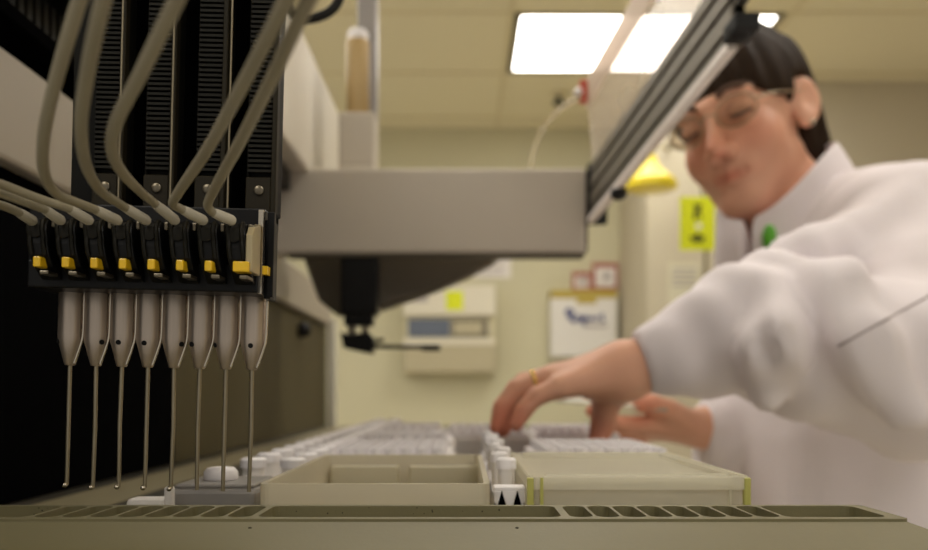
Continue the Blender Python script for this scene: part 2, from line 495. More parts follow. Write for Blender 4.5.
# side bracket on the right
MB().prism([(-0.0690, 0.2675, 0.0390), (-0.0690, 0.2675, 0.0505), (-0.0690, 0.270, 0.0535), (-0.0690, 0.278, 0.0560), (-0.0690, 0.278, 0.0390)], (0.0022, 0, 0)).build('side_bracket', 'bracket_tan', pa, bevel=0.0004)
MB().box((-0.0672, 0.285, 0.0325), (-0.0648, 0.294, 0.0590)).build('slider_rail', 'black_plastic', pa, bevel=0.0003)
MB().box((-0.0680, 0.2790, 0.0335), (-0.0664, 0.2815, 0.0610)).build('slider_edge', 'polished_steel', pa)
MB().box((-0.0664, 0.2805, 0.040), (-0.0650, 0.2845, 0.0428)).build('slider_mark', 'button_yellow', pa)
MB().box((-0.0664, 0.2845, 0.0330), (-0.0640, 0.2870, 0.0615)).build('slider_cap', 'black_plastic', pa, bevel=0.0003)
for i, x in enumerate(CH):
    # curved black lever housing
    prof = []
    for k in range(15):
        a = math.radians(200 - 175 * k / 14)
        prof.append((0.2715 + 0.0055 * math.cos(a) , 0.0500 + 0.0048 * math.sin(a)))
    side = [(0.2820, 0.0545), (0.2775, 0.0552)] + [(0.2725 + 0.0045 * math.cos(math.radians(t)), 0.0505 + 0.0045 * math.sin(math.radians(t))) for t in (80, 105, 130, 155, 180, 205)] + [(0.2682, 0.0465), (0.2690, 0.0430), (0.2710, 0.0395), (0.2760, 0.0360), (0.2840, 0.0360)]
    wx = 0.0034 if i else 0.0040
    sx = lambda z: 0.0013 * (0.0545 - z) / 0.016
    fx = MB().prism([(x - 0.0036 + sx(z), y, z) for y, z in side], (0.0064, 0, 0)).build('channel_fitting', 'black_plastic', pa, bevel=0.0005)
    # two raised ridges down the lever and the round boss under the hose nozzle
    rd = MB()
    for dx in (-0.0026, 0.0016):
        path = [(x + dx + sx(z), y - 0.0003, z) for y, z in side[3:10]]
        rd.tube(spline(path, 4), 0.00075, 6)
    rd.lathe((x - 0.0004, 0.2690, 0.0505), [(0.0023, 0), (0.0023, 0.0012), (0.0012, 0.0016)], axis=(0, -1, 0), n=16)
    rd.build('lever_ridge', 'rib_black', fx, smooth=True, auto=45)
    w = 0.0012 if i < 7 else 0.0017
    x += 0.0010
    bt_ = MB().box((x - w + 0.0004 * (i == 7), 0.2665, 0.0388), (x + w + 0.0022 * (i == 7), 0.2715, 0.0421)).build('yellow_button', 'button_yellow', fx, bevel=0.0004)
    x -= 0.0010
    cl = MB().box((x + 0.0018, 0.2668, 0.0365), (x + 0.0046, 0.2735, 0.0377)).box((x + 0.0033, 0.2705, 0.0520), (x + 0.0046, 0.2735, 0.0545)).build('clip', 'screw_steel', fx, bevel=0.0003)
    # barrel with cone, needle and side tube
    br = MB().lathe((x, DB, 0.0358), [(0.0040, 0.000), (0.0041, -0.0005), (0.0041, -0.0167), (0.0040, -0.0185), (0.0018, -0.0268), (0.0015, -0.0272)], n=32).build('barrel', 'brushed_steel', pa, smooth=True, auto=30)
    ang = (-0.9, 0.85, 0.05, 0.0, 0.95, -0.5, -0.95, 0.08)[i]
    d = Vector((math.sin(ang), -math.cos(ang), 0))
    MB().lathe(Vector((x, DB, 0.0168)) + d * 0.0036, [(0.00085, 0), (0.00085, 0.00062)], axis=d, n=12).build('bleed_hole', 'hole_black', br)
    nl = (0.0684, 0.0690, 0.0686, 0.0687, 0.0688, 0.0690, 0.0692, 0.0692)[i]
    dx = 0.0003 * math.sin(i * 2.1)
    MB().tube([(x, DB, 0.0100), (x + dx, DB, -0.012), (x, DB, 0.0358 - nl)], [0.00075, 0.00075, 0.00068], 12).build('needle', 'needle_steel', pa, smooth=True, auto=50)
    if i < 5:
        MB().ball((x - 0.0004, DB - 0.0006, 0.0358 - nl), 0.0009, 10, 8).build('droplet', 'polished_steel', pa, smooth=True)
    MB().tube(spline([(x + 0.0049, DB - 0.001, 0.0360), (x + 0.0049, DB - 0.001, 0.026), (x + 0.0047, DB - 0.001, 0.0190), (x + 0.0038, DB - 0.001, 0.0152), (x + 0.0019, DB - 0.001, 0.0094)], 5), 0.0005, 8).build('side_tube', 'polished_steel', pa, smooth=True, auto=50)
pa.rotation_euler = (0, math.radians(1.45), 0)

# hoses: white nozzle sleeve pushed on each fitting, milky tube running off
HOSE = [
    ([(-30, 199, .235), (0, 205, .248), (16, 211, .256)], (18, 212, .257), 'short leftmost white hose stub entering from the left edge'),
    ([(-40, 180, .225), (0, 193, .242), (36, 206, .254)], (44, 209, .258), 'second hose from the left, low and nearly level from the left edge'),
    ([(-40, 171, .215), (0, 184, .236), (40, 199, .250), (62, 206, .256)], (68, 208, .258), 'third hose from the left, topmost of three from left edge'),
    ([(100, -60, .165), (78, 5, .175), (56, 80, .190), (44, 135, .205), (44, 172, .222), (56, 193, .236), (80, 204, .250)], (94, 209, .256), 'leftmost tall milky hose hanging down past the grey beam'),
    ([(118, -60, .150), (102, 5, .160), (88, 70, .178), (81, 125, .196), (86, 165, .216), (100, 190, .236), (118, 203, .251)], (124, 207, .256), 'second tall milky hose, over the first ribbed black column'),
    ([(206, -60, .145), (174, 5, .158), (140, 75, .176), (115, 125, .194), (113, 155, .208), (126, 177, .226), (146, 197, .248)], (154, 203, .256), 'milky hose bending sharply over the second ribbed column'),
    ([(315, -60, .140), (284, 5, .155), (248, 75, .180), (210, 145, .212), (182, 187, .240), (173, 202, .252), (176, 207, .256)], (181, 209, .258), 'long slanting milky hose crossing the third and fourth black columns'),
    ([(342, -60, .140), (306, 5, .155), (276, 70, .178), (242, 138, .210), (216, 186, .240), (208, 203, .254), (209, 209, .258)], (212, 212, .260), 'rightmost slanting milky hose at the right column edge'),
]
for i, (pts, st, lab) in enumerate(HOSE):
    path = spline([P(*p) for p in pts], 8)
    end = Vector((CH[i] + 0.0002, 0.2665, 0.0538))
    start = P(*st)
    path = path[:-1] + [start, start + (end - start) * 0.15]
    rr = 0.0015 if i > 2 else 0.0013
    n = len(path)
    rad = [rr + (0.0013 - rr) * max(0, (k / (n - 1) - 0.55) / 0.45) for k in range(n)]
    ob = MB().tube(path, rad, 14).build('hose', 'tube_milky', base=path[0], smooth=True, auto=60)
    tag(ob, lab, 'hose', 'hoses plugged into the pipetting head')
    m1 = start + (end - start) * 0.08
    MB().tube([m1, start + (end - start) * 0.3, start + (end - start) * 0.9, end], [0.0014, 0.0016, 0.0017, 0.0013], 14).build('nozzle_sleeve', 'sleeve_white', ob, smooth=True, auto=60)

# black cable arching near the overhead cover
cb = MB().tube(spline([P(262, -60, .60), P(282, -5, .60), P(296, 16, .60), P(318, 17, .60), P(338, 2, .60), P(346, -40, .60)], 8), 0.0034, 10).build('black_cable', 'black_rubber', base=P(300, 15, .60), smooth=True)
tag(cb, 'thin black cable sagging in an arc at the top beside the hoses', 'cable')

# ------------------------------------------------------------------ gripper arm: cross bar, column, gripper
A0, A1 = P(286, 253, 1.10), P(586, 168, 1.10)
ga = thing('gripper_arm', 'pale grey gripper arm crossing above the plates with black gripper below', 'robot arm', ((A0.x + A1.x) / 2, 1.15, A0.z))
zb, zt_ = A0.z, A1.z
MB().box((A0.x - 0.02, 1.10, zb), (A1.x, 1.135, zt_)).build('cross_bar', 'light_enamel', ga, bevel=0.004)
MB().box((A0.x + 0.001, 1.1, zb - 0.004), (A1.x - 0.002, 1.130, zb)).build('underside_shadow', 'cover_dark', ga)  # dark strip painting the shadow line under the cross bar
MB().box((A1.x - 0.001, 1.102, zb + 0.002), (A1.x + 0.003, 1.132, zt_ - 0.002)).build('end_cap', 'cover_dark', ga, bevel=0.002)
cv = [P(x, y, 1.16) for x, y in ((300, 250), (506, 250), (492, 262), (470, 274), (438, 288), (405, 300), (378, 309), (355, 314), (335, 314), (318, 300))]
MB().prism(cv, (0, 0.05, 0)).build('lower_cover', 'cover_dark', ga, bevel=0.006)
q0, q1 = P(340, 169, 1.14), P(376, 115, 1.14)
MB().box((q0.x, 1.125, q0.z), (q1.x, 1.175, q1.z)).box((q0.x, 1.120, q0.z - 0.03), (q1.x, 1.16, q0.z)).build('column_box', 'light_enamel', ga, bevel=0.003)
cc = P(357, 115, 1.14)
MB().lathe((cc.x, 1.150, cc.z), [(0.0150, 0), (0.0155, 0.004), (0.0155, 0.100), (0.0145, 0.103)], n=28).build('brass_cylinder', 'brass_tan', ga, smooth=True, auto=40)
MB().lathe((cc.x, 1.150, cc.z + 0.103), [(0.0135, 0), (0.0140, 0.002), (0.0140, 0.010), (0.011, 0.014), (0.004, 0.015)], n=28).build('cylinder_cap', 'white_plastic', ga, smooth=True, auto=40)
p0 = P(368, 115, 1.19)
MB().box((p0.x - 0.014, 1.18, p0.z - 0.05), (p0.x + 0.013, 1.21, 0.62)).box((p0.x + 0.004, 1.170, p0.z - 0.01), (p0.x + 0.010, 1.181, p0.z + 0.10)).build('lift_pole', 'pole_grey', ga, bevel=0.003)
# gripper
g0 = P(360, 258, 1.12)
MB().box((g0.x - 0.024, 1.105, g0.z - 0.076), (g0.x + 0.024, 1.140, g0.z + 0.004)).box((g0.x - 0.020, 1.108, g0.z - 0.090), (g0.x + 0.018, 1.136, g0.z - 0.070)).build('gripper_body', 'black_plastic', ga, bevel=0.003)
MB().box((g0.x - 0.015, 1.112, g0.z - 0.106), (g0.x - 0.006, 1.132, g0.z - 0.086)).box((g0.x + 0.003, 1.112, g0.z - 0.106), (g0.x + 0.011, 1.132, g0.z - 0.086)).build('wrist_pin', 'screw_steel', ga, bevel=0.001)
MB().prism([(g0.x - 0.024, 1.104, g0.z - 0.098), (g0.x - 0.013, 1.104, g0.z - 0.102), (g0.x + 0.012, 1.104, g0.z - 0.098), (g0.x + 0.020, 1.104, g0.z - 0.108), (g0.x + 0.017, 1.104, g0.z - 0.127), (g0.x - 0.020, 1.104, g0.z - 0.119)], (0, 0.036, 0)).build('gripper_hand', 'black_plastic', ga, bevel=0.002)
f0 = g0.z - 0.117
MB().tube([(g0.x + 0.012, 1.110, f0), (g0.x + 0.060, 1.110, f0 - 0.001), (g0.x + 0.088, 1.110, f0 - 0.001)], 0.0028, 8).box((g0.x + 0.082, 1.107, f0 - 0.006), (g0.x + 0.106, 1.113, f0 + 0.002)).build('finger', 'black_plastic', ga)
MB().tube([(g0.x + 0.012, 1.134, f0 + 0.008), (g0.x + 0.030, 1.134, f0 + 0.010)], 0.0028, 8).build('finger', 'black_plastic', ga)

# ------------------------------------------------------------------ lifted safety shield with aluminium profile
L1, L2 = P(731, 47, 0.70), P(590, 221, 1.085)
dv = (L2 - L1).normalized()
LN = L1 - dv * 0.30
sh = thing('safety_shield', 'clear raised safety shield with grooved aluminium rail slanting across the picture', 'safety shield', L2)
HR = 0.0735
def rail_prism(start, end, x0, x1, z0, z1):
    poly = [start + Vector((x0, 0, z0)), start + Vector((x1, 0, z0)), start + Vector((x1, 0, z1)), start + Vector((x0, 0, z1))]
    return poly, end - start
rp = MB()
for (za, zb2, xo) in ((0.004, 0.014, 0.0), (0.019, 0.036, 0.0), (0.041, 0.055, 0.0), (0.060, HR, 0.0)):
    s0 = LN if za > 0.03 else L1 - dv * 0.0
    rp.prism(*rail_prism(s0, L2, 0.0, 0.012, za, zb2))
rp.build('aluminium_rail', 'aluminium', sh, bevel=0.0012)
gr = MB().prism(*rail_prism(L1, L2, 0.003, 0.0115, 0.0045, 0.036)).prism(*rail_prism(LN, L2, 0.003, 0.0115, 0.034, HR - 0.002))
gr.build('rail_groove', 'aluminium_groove', sh)
st_ = MB().prism(*rail_prism(L1, L2, -0.003, 0.005, -0.003, 0.0050)); st_.build('lit_acrylic_edge', 'strip_white', sh, bevel=0.0008)  # polished acrylic edge, its brightness put into the white colour
cp = L1 - dv * 0.012
MB().prism(*rail_prism(cp + dv * 0.010, cp - dv * 0.014, -0.008, 0.012, 0.000, 0.014)).ball(cp + Vector((0.002, 0.0, 0.007)), (0.011, 0.012, 0.010), 14, 10).build('clamp', 'black_rubber', sh, bevel=0.002)
MB().prism([L2 + Vector((-0.002, 0, -0.003)), L2 + Vector((0.022, 0, -0.003)), L2 + Vector((0.022, 0, HR)), L2 + Vector((-0.002, 0, HR))], dv * 0.006).build('end_cap', 'black_rubber', sh)
c2 = L2 - dv * 0.10
MB().ball(c2 + Vector((0.004, 0, -0.004)), (0.010, 0.014, 0.008), 12, 8).build('clamp', 'black_rubber', sh, smooth=True)
T2 = L2 + Vector((0.004, 0, HR)); TN = LN + Vector((0.004, 0, HR))
U2 = P(586, 86, 1.10); UN = U2 + (TN - T2) + Vector((0.004, 0, 0.0))
MB().add([T2, TN, UN, U2, T2 + Vector((0.004, 0, 0)), TN + Vector((0.004, 0, 0)), UN + Vector((0.004, 0, 0)), U2 + Vector((0.004, 0, 0))],
         [(0,1,2,3),(7,6,5,4),(0,4,5,1),(1,5,6,2),(2,6,7,3),(3,7,4,0)]).build('acrylic_panel', 'acrylic_shield', sh)
V2 = U2 + (T2 - U2) * 0.30; VN = UN + (TN - UN) * 0.30
MB().prism([U2 + Vector((-0.003, 0, 0.002)), V2 + Vector((-0.003, 0, 0)), VN + Vector((-0.003, 0, 0)), UN + Vector((-0.003, 0, 0.002))], (0.0022, 0, 0)).build('milky_edge_band', 'milky_band', sh)
# short carrying bar from the rail back to the overhead cover (above the picture)
e = LN + Vector((0, 0.02, HR * 0.5))
MB().box((-0.21, e.y - 0.012, e.z - 0.012), (e.x + 0.01, e.y + 0.012, e.z + 0.012)).build('hinge_bar', 'aluminium', sh, bevel=0.002)
rc = P(583, 92, 1.085)
MB().box((rc.x - 0.004, 1.083, rc.z - 0.012), (rc.x + 0.006, 1.097, rc.z + 0.016)).build('red_clip', 'red_plastic', sh, bevel=0.002)
MB().ball((rc.x - 0.006, 1.085, rc.z), 0.006, 12, 8).build('clip_button', 'white_plastic', sh, smooth=True)
ct = MB().tube(spline([P(582, 96, 1.08), P(562, 108, 1.09), P(545, 126, 1.11), P(535, 146, 1.13), P(530, 168, 1.15)], 8), 0.0032, 10).build('clear_tube', 'clear_tubing', base=P(530, 168, 1.15), smooth=True)
tag(ct, 'thin clear tube curving from the red clip to the cross bar', 'tube')

# ------------------------------------------------------------------ beige wash station in front
BX1 = 0.1435
ZT = -0.0405
ws = thing('wash_station', 'long beige plastic wash station with rows of rounded slots in front', 'wash station', (0, 0.26, DK))
outer = rrect(-0.40, 0.2735, BX1, 0.3075, 0.0022, 3)
holes = []
def hole(x0, x1): holes.append(rrect(x0, 0.2775, x1, 0.3048, min(0.0038, (x1 - x0) / 2 - 0.0001), 6))
X = lambda px: (px - HX) / FPX * 0.290
hole(-0.38, X(45))
for k in range(8): hole(X(49 + 26.6 * k), X(49 + 26.6 * k) + 0.0080)
hole(X(265), X(558))
for k in range(8): hole(X(566 + 25.8 * k), X(566 + 25.8 * k) + 0.0078)
hole(X(773), BX1 - 0.0048)
vs, fs = holed_plate(outer, holes, ZT - 0.009, ZT)
body = link('body', vs, fs, 'wash_beige', ws, bevel=0.0007)
MB().box((-0.399, 0.274, DK), (BX1 - 0.0005, 0.307, ZT - 0.008)).build('slot_floor', 'wash_beige', ws)
MB().prism([(-0.40, 0.2740, ZT - 0.0008), (-0.40, 0.17, ZT - 0.0042), (-0.40, 0.17, DK), (-0.40, 0.2740, DK)], (BX1 + 0.40, 0, 0)).build('front_apron', 'wash_beige', ws, bevel=0.0012)
# small dark specks of dirt along the troughs
for k in range(26):
    px = random.choice([random.uniform(275, 550), random.uniform(275, 550), random.uniform(10, 44), random.uniform(55, 250)])
    x = X(px)
    r = random.uniform(0.00018, 0.00042)
    sp = MB().ball((x, 0.3049, ZT - random.uniform(0.0005, 0.003)), (r, r * 0.5, r), 8, 6).build('dirt_speck', 'speck', ws)
for px, py in ((517, 526), (250, 507)):
    dd = 0.262
    MB().ball((P(px, py, dd).x, dd, ZT - 0.0011), (0.0006, 0.0006, 0.0003), 8, 6).build('dirt_speck', 'speck', ws)

# ------------------------------------------------------------------ labware on the deck
# 1 translucent open trough
D0, D1_ = 0.315, 0.466
tx0, tx1 = P(258, 0, D0).x, P(490, 0, D0).x
tz = P(0, 484, D0).z
tr = thing('reagent_trough', 'open milky beige plastic trough behind the wash station, left of clear box', 'trough', ((tx0 + tx1) / 2, (D0 + D1_) / 2, DK))
w = 0.0022
vs, fs = holed_plate(rrect(tx0, D0, tx1, D1_, 0.004, 4), [rrect(tx0 + w, D0 + w, tx1 - w, D1_ - w, 0.003, 4)], DK + 0.002, tz)
link('tray_wall', vs, fs, 'milky_trough', tr)
MB().box((tx0 + 0.001, D0 + 0.001, DK), (tx1 - 0.001, D1_ - 0.001, DK + 0.0022)).build('tray_floor', 'milky_ledge', tr)
for a, b in ((330, 398), (409, 480)):
    xa, xb = P(a, 0, 0.455).x, P(b, 0, 0.455).x
    MB().box((xa, 0.456, DK + 0.002), (xb, D1_ - w, P(0, 466, 0.456).z)).build('ledge', 'milky_ledge', tr, bevel=0.001)

# 2 clear box with lid
D2, D3 = 0.330, 0.462
bx0, bx1 = P(531, 0, D2).x, P(747, 0, D2).x
bz = P(0, 477, D2).z
cb2 = thing('clear_box', 'clear plastic lidded box with yellow-green edges at the right', 'plastic box', ((bx0 + bx1) / 2, (D2 + D3) / 2, DK))
vs, fs = holed_plate(rrect(bx0, D2, bx1, D3, 0.003, 4), [rrect(bx0 + w, D2 + w, bx1 - w, D3 - w, 0.002, 4)], DK + 0.002, bz - 0.004)
link('box_wall', vs, fs, 'clear_box', cb2)
MB().box((bx0 + 0.001, D2 + 0.001, DK), (bx1 - 0.001, D3 - 0.001, DK + 0.0025)).build('box_floor', 'milky_ledge', cb2)
lidv, lidf = holed_plate(rrect(bx0 - 0.0012, D2 - 0.0012, bx1 + 0.0012, D3 + 0.001, 0.003, 4), [rrect(bx0 + 0.004, D2 + 0.004, bx1 - 0.004, D3 - 0.004, 0.002, 4)], bz - 0.0048, bz)
ld = link('lid', lidv, lidf, 'clear_lid', cb2)
MB().box((bx0 + 0.003, D2 + 0.003, bz - 0.0035), (bx1 - 0.003, D3 - 0.003, bz - 0.0020)).build('lid_pane', 'clear_lid', ld)
MB().box((bx0 + 0.006, D2 + 0.006, bz - 0.0020), (bx1 - 0.006, D2 + 0.0085, bz + 0.0006)).build('lid_ridge', 'clear_lid', ld)
MB().box((bx0 + 0.006, D3 - 0.008, bz - 0.002), (bx1 - 0.006, D3 - 0.006, bz + 0.0010)).build('lid_ridge', 'clear_lid', ld)
for x0 in (bx0 - 0.0016, bx1 - 0.0014):
    MB().box((x0, D2 - 0.0014, DK + 0.001), (x0 + 0.0026, D2 + 0.0016, bz - 0.0002)).build('green_edge', 'edge_green', cb2, bevel=0.0004)
MB().box((bx0 + 0.0035, D2 - 0.0013, DK + 0.001), (bx0 + 0.0047, D2 + 0.0012, bz - 0.0002)).build('green_edge', 'edge_green', cb2)
MB().box((bx1 - 0.0016, D2 + 0.002, bz - 0.001), (bx1 + 0.0008, D3, bz + 0.0004)).build('lid_edge', 'clear_lid', ld)
MB().box((bx0 - 0.0008, D2 + 0.002, bz - 0.001), (bx0 + 0.0010, D3, bz + 0.0004)).build('lid_edge', 'clear_lid', ld)
MB().box((bx1 - 0.0072, D2 - 0.0012, DK + 0.001), (bx1 - 0.0064, D2 + 0.0008, bz - 0.003)).build('corner_line', 'clear_lid', cb2)

# 3 white tube rack between the two boxes
rx0, rx1 = 0.0118, 0.0242
rk = thing('tube_rack', 'narrow white rack with toothed front between trough and clear box', 'rack', ((rx0 + rx1) / 2, 0.55, DK))
zr = P(0, 487, 0.335).z
zk = zr - 0.006
f = MB().box((rx0, 0.335, zr - 0.0016), (rx1, 0.345, zr)).box((rx0, 0.345, zk - 0.0015), (rx1, 0.64, zk)).box((rx0, 0.335, DK), (rx1, 0.338, -0.0460))
nt_ = 2
for k in range(nt_ + 1):
    xc = rx0 + (rx1 - rx0) * k / nt_
    a, b = max(rx0, xc - 0.0012), min(rx1, xc + 0.0012)
    f.prism([(max(rx0, xc - 0.0031), 0.335, zr - 0.0014), (min(rx1, xc + 0.0031), 0.335, zr - 0.0014), (min(rx1, xc + 0.0008), 0.335, -0.0465), (max(rx0, xc - 0.0008), 0.335, -0.0462)], (0, 0.003, 0))
f.box((rx0, 0.335, DK), (rx0 + 0.0012, 0.64, zk)).box((rx1 - 0.0012, 0.335, DK), (rx1, 0.64, zk))
f.build('rack_frame', 'white_plastic', rk, bevel=0.0003, segs=1)
MB().box((rx0 + 0.001, 0.3382, DK), (rx1 - 0.001, 0.3400, zr - 0.0017)).build('gap_shade', 'black_panel', rk)  # black sheet painting the shade in the gaps between the teeth
def vial(x, y, z0, hgt, r, lab, grp):
    t = thing('capped_tube', lab, 'tube', (x, y, z0), grp)
    MB().lathe((x, y, z0), [(r * 0.7, 0), (r * 0.85, 0.001), (r * 0.85, hgt * 0.72)], n=16).build('tube_body', 'white_dull', t, smooth=True, auto=40)
    MB().lathe((x, y, z0 + hgt * 0.70), [(r, 0), (r, hgt * 0.24), (r * 0.8, hgt * 0.3)], n=16).build('cap', 'white_plastic', t, smooth=True, auto=40)
    return t
v0 = vial((rx0 + rx1) / 2, 0.352, zk, 0.0155, 0.0042, 'white capped tube standing in the narrow rack between trough and clear box', 'tubes in the narrow white rack')
v0.location.y = 0.362
for k in range(1, 8):
    c = copy_tree(v0); c.location.y = 0.362 + 0.036 * k; c.location.x += (0.0016, -0.0016)[k % 2]

# 4 grey lidded plate with white cap beside the dark wall
gx0, gx1 = P(168, 0, 0.335).x, P(255, 0, 0.335).x
gp = thing('lidded_plate', 'grey lidded plate on the deck left of the milky trough', 'plate', ((gx0 + gx1) / 2, 0.354, DK))
MB().box((gx0, 0.335, DK), (gx1, 0.374, P(0, 489, 0.335).z)).build('plate_base', 'grey_lid', gp, bevel=0.002)
MB().box((gx0 + 0.002, 0.337, P(0, 489, 0.335).z), (gx1 - 0.001, 0.372, P(0, 485, 0.335).z)).build('plate_lid', 'grey_lid', gp, bevel=0.0015)
zl = P(0, 485, 0.335).z
cpo = MB().lathe((P(221, 0, 0.356).x, 0.356, zl), [(0.0066, 0), (0.0071, 0.0006), (0.0069, 0.0034), (0.0055, 0.0050), (0.002, 0.0055)], n=28).build('bottle_cap', 'white_plastic', base=(P(221, 0, 0.356).x, 0.356, zl), smooth=True, auto=50)
tag(cpo, 'round white screw cap lying on the grey lidded plate', 'cap')
sc_ = thing('white_clip', 'small white spout clip at the left end of the grey plate', 'clip', (P(150, 0, .33).x, .33, DK))
q = P(152, 495, .33)
MB().box((q.x - 0.009, 0.326, DK), (q.x + 0.006, 0.336, q.z - 0.001)).build('clip_body', 'white_dull', sc_, bevel=0.002)
MB().box((q.x + 0.0055, 0.327, DK), (q.x + 0.0085, 0.332, q.z + 0.0035)).build('spout', 'white_dull', sc_, bevel=0.001)

# 5 long rack of capped tubes along the dark wall
lx = -0.096
lr = thing('long_tube_rack', 'long pale rack of white capped tubes along the dark side wall', 'rack', (lx, 0.72, DK))
MB().box((lx - 0.018, 0.412, DK), (lx + 0.018, 1.15, DK + 0.009)).build('rack_base', 'grey_lid', lr, bevel=0.001)
MB().box((lx - 0.018, 0.412, DK + 0.009), (lx + 0.018, 1.15, DK + 0.014)).build('rack_top', 'white_dull', lr, bevel=0.001)
v1 = None
for k in range(20):
    for s in (-1, 1):
        if v1 is None:
            v1 = vial(lx - 0.010, 0.428, DK + 0.014, 0.0165, 0.0066, 'white capped tube standing in the long rack by the dark side wall', 'tubes in the long rack by the dark wall'); c = v1
        else:
            c = copy_tree(v1)
        c.location.x = lx + 0.010 * s; c.location.y = 0.428 + 0.0345 * k
        c.rotation_euler.z = k * 0.7

# 6 white well plates farther back on the deck
def well_plate(x, y, label, zt=-0.033, wx=0.084, wy=0.126):
    t = thing('well_plate', label, 'well plate', (x, y, DK), 'white well plates on the back of the deck')
    MB().box((x - wx/2, y - wy/2, DK), (x + wx/2, y + wy/2, zt - 0.010)).build('skirt', 'white_dull', t, bevel=0.0015)
    m = MB().box((x - wx/2 + 0.002, y - wy/2 + 0.002, zt - 0.010), (x + wx/2 - 0.002, y + wy/2 - 0.002, zt - 0.006))
    for i in range(8):
        for j in range(12):
            cx, cy = x + (i - 3.5) * 0.0093, y + (j - 5.5) * 0.0098
            n = 8; r0, r1 = 0.0040, 0.0027
            vs = []; fs = []
            for (r, z) in ((r0, zt - 0.006), (r0, zt), (r1, zt), (r1, zt - 0.005)):
                vs += [(cx + r*math.cos(2*math.pi*k/n), cy + r*math.sin(2*math.pi*k/n), z) for k in range(n)]
            for a in range(3):
                for k in range(n): fs.append((a*n+k, a*n+(k+1) % n, (a+1)*n+(k+1) % n, (a+1)*n+k))
            fs.append(tuple(range(3*n, 4*n)))
            m.add(vs, fs)
    m.build('wells', 'white_plastic', t)
    return t
spots = [(-0.048, 0.56, 'white well plate directly behind the milky trough'),
         (-0.050, 0.72, 'white well plate in the second row behind the milky trough'),
         (-0.063, 0.90, 'white well plate in the third row behind the milky trough'),
         (0.084, 0.56, 'white well plate directly behind the clear box'),
         (0.108, 0.868, 'white well plate under the far hand, behind the plate behind the clear box'),
         (0.0225, 0.880, 'white well plate just beyond the near hand\'s fingertips, behind the narrow rack')]
wp = None
for x, y, lab in spots:
    if wp is None: wp = well_plate(x, y, lab); c = wp
    else: c = copy_tree(wp)
    c.location.x = x; c.location.y = y; c['label'] = lab

# ------------------------------------------------------------------ things on the walls
def on_wall(px, py, y): return P(px, py, y)
W = YA
# analyser panel
a, b = P(405, 373, W), P(495, 288, W)
pn = thing('wall_unit', 'cream wall unit with blue-grey window and yellow note on its top', 'control panel', ((a.x + b.x) / 2, W, a.z))
zs = P(0, 318, W).z; zm = P(0, 343, W).z
MB().box((a.x, W - 0.16, zs), (b.x, W, b.z)).build('top_cover', 'panel_white', pn, bevel=0.008)
MB().box((a.x + 0.006, W - 0.13, zm), (b.x - 0.006, W, zs)).build('middle_section', 'panel_cream', pn, bevel=0.004)
MB().box((a.x, W - 0.15, a.z), (b.x, W, zm)).build('lower_cover', 'panel_tape', pn, bevel=0.008)
MB().box((a.x, W - 0.155, zm - 0.02), (b.x, W - 0.02, zm + 0.018)).build('sill', 'panel_white', pn, bevel=0.004)
u, v = P(408, 337, W - 0.13), P(450, 319, W - 0.13)
MB().box((u.x, W - 0.137, u.z), (v.x, W - 0.128, v.z)).build('window', 'panel_blue', pn, bevel=0.002)
u, v = P(451, 337, W - 0.13), P(488, 319, W - 0.13)
sl = MB().box((u.x, W - 0.136, u.z), (v.x, W - 0.128, v.z)).build('slot', 'panel_slot', pn, bevel=0.002)
u, v = P(454, 334, W - 0.13), P(482, 322, W - 0.13)
MB().box((u.x, W - 0.14, u.z), (v.x, W - 0.135, v.z)).build('tape_label', 'panel_tape', sl)
u, v = P(410, 302, W - 0.16), P(428, 296, W - 0.16)
MB().box((u.x, W - 0.1625, u.z), (v.x, W - 0.1595, v.z)).build('name_plate', 'ink_grey', pn)
u, v = P(446, 310, W - 0.17), P(463, 291, W - 0.17)
nt2 = MB().box((u.x, W - 0.1640, u.z), (v.x, W - 0.1605, v.z)).build('sticky_note', 'note_yellow', base=((u.x + v.x) / 2, W - 0.161, u.z))
tag(nt2, 'bright yellow square note stuck on the cream wall unit', 'note')
# white sheet above
u, v = P(450, 278, W), P(511, 257, W)
sh1 = thing('paper_sheet', 'white printed paper sheet on the wall above the cream unit', 'paper', ((u.x + v.x) / 2, W, u.z))
MB().box((u.x, W - 0.004, u.z), (v.x, W - 0.0005, v.z)).build('sheet', 'paper_white', sh1)
ln = MB()
for k in range(4):
    z = u.z + (v.z - u.z) * (0.2 + 0.2 * k)
    ln.box((u.x + 0.10, W - 0.005, z), (v.x - 0.05, W - 0.0038, z + 0.008))
ln.build('print_lines', 'ink_grey', sh1)
# white carton with ochre band and blue script
WC = YA
u, v = P(551, 357, WC - .12), P(617, 290, WC - .12)
ctn = thing('wall_carton', 'white carton on the wall with ochre band and blue lettering', 'carton', ((u.x + v.x) / 2, WC, u.z))
MB().box((u.x, WC - 0.12, u.z), (v.x, WC, v.z - 0.05)).build('carton_body', 'carton_white', ctn, bevel=0.006)
MB().box((u.x, WC - 0.122, v.z - 0.05), (v.x, WC, v.z)).box(((u.x + v.x) / 2 - 0.045, WC - 0.124, v.z - 0.085), ((u.x + v.x) / 2 + 0.075, WC - 0.119, v.z - 0.045)).build('ochre_band', 'band_ochre', ctn, bevel=0.003)
bl = MB()
def stroke(pts, r):
    bl.tube(spline([(P(x, y, WC - 0.125).x, WC - 0.122, P(x, y, WC - 0.125).z) for x, y in pts], 5), r, 6)
stroke([(566, 310), (570, 318), (575, 322)], .010); stroke([(567, 309), (573, 312), (570, 317)], .009)
stroke([(576, 321), (578, 316), (582, 319), (579, 322)], .008); stroke([(584, 325), (584, 317), (588, 318), (586, 321)], .008)
stroke([(590, 321), (592, 317), (594, 320)], .007); stroke([(597, 321), (597, 317), (600, 317)], .006); stroke([(603, 313), (602, 320), (605, 321)], .006)
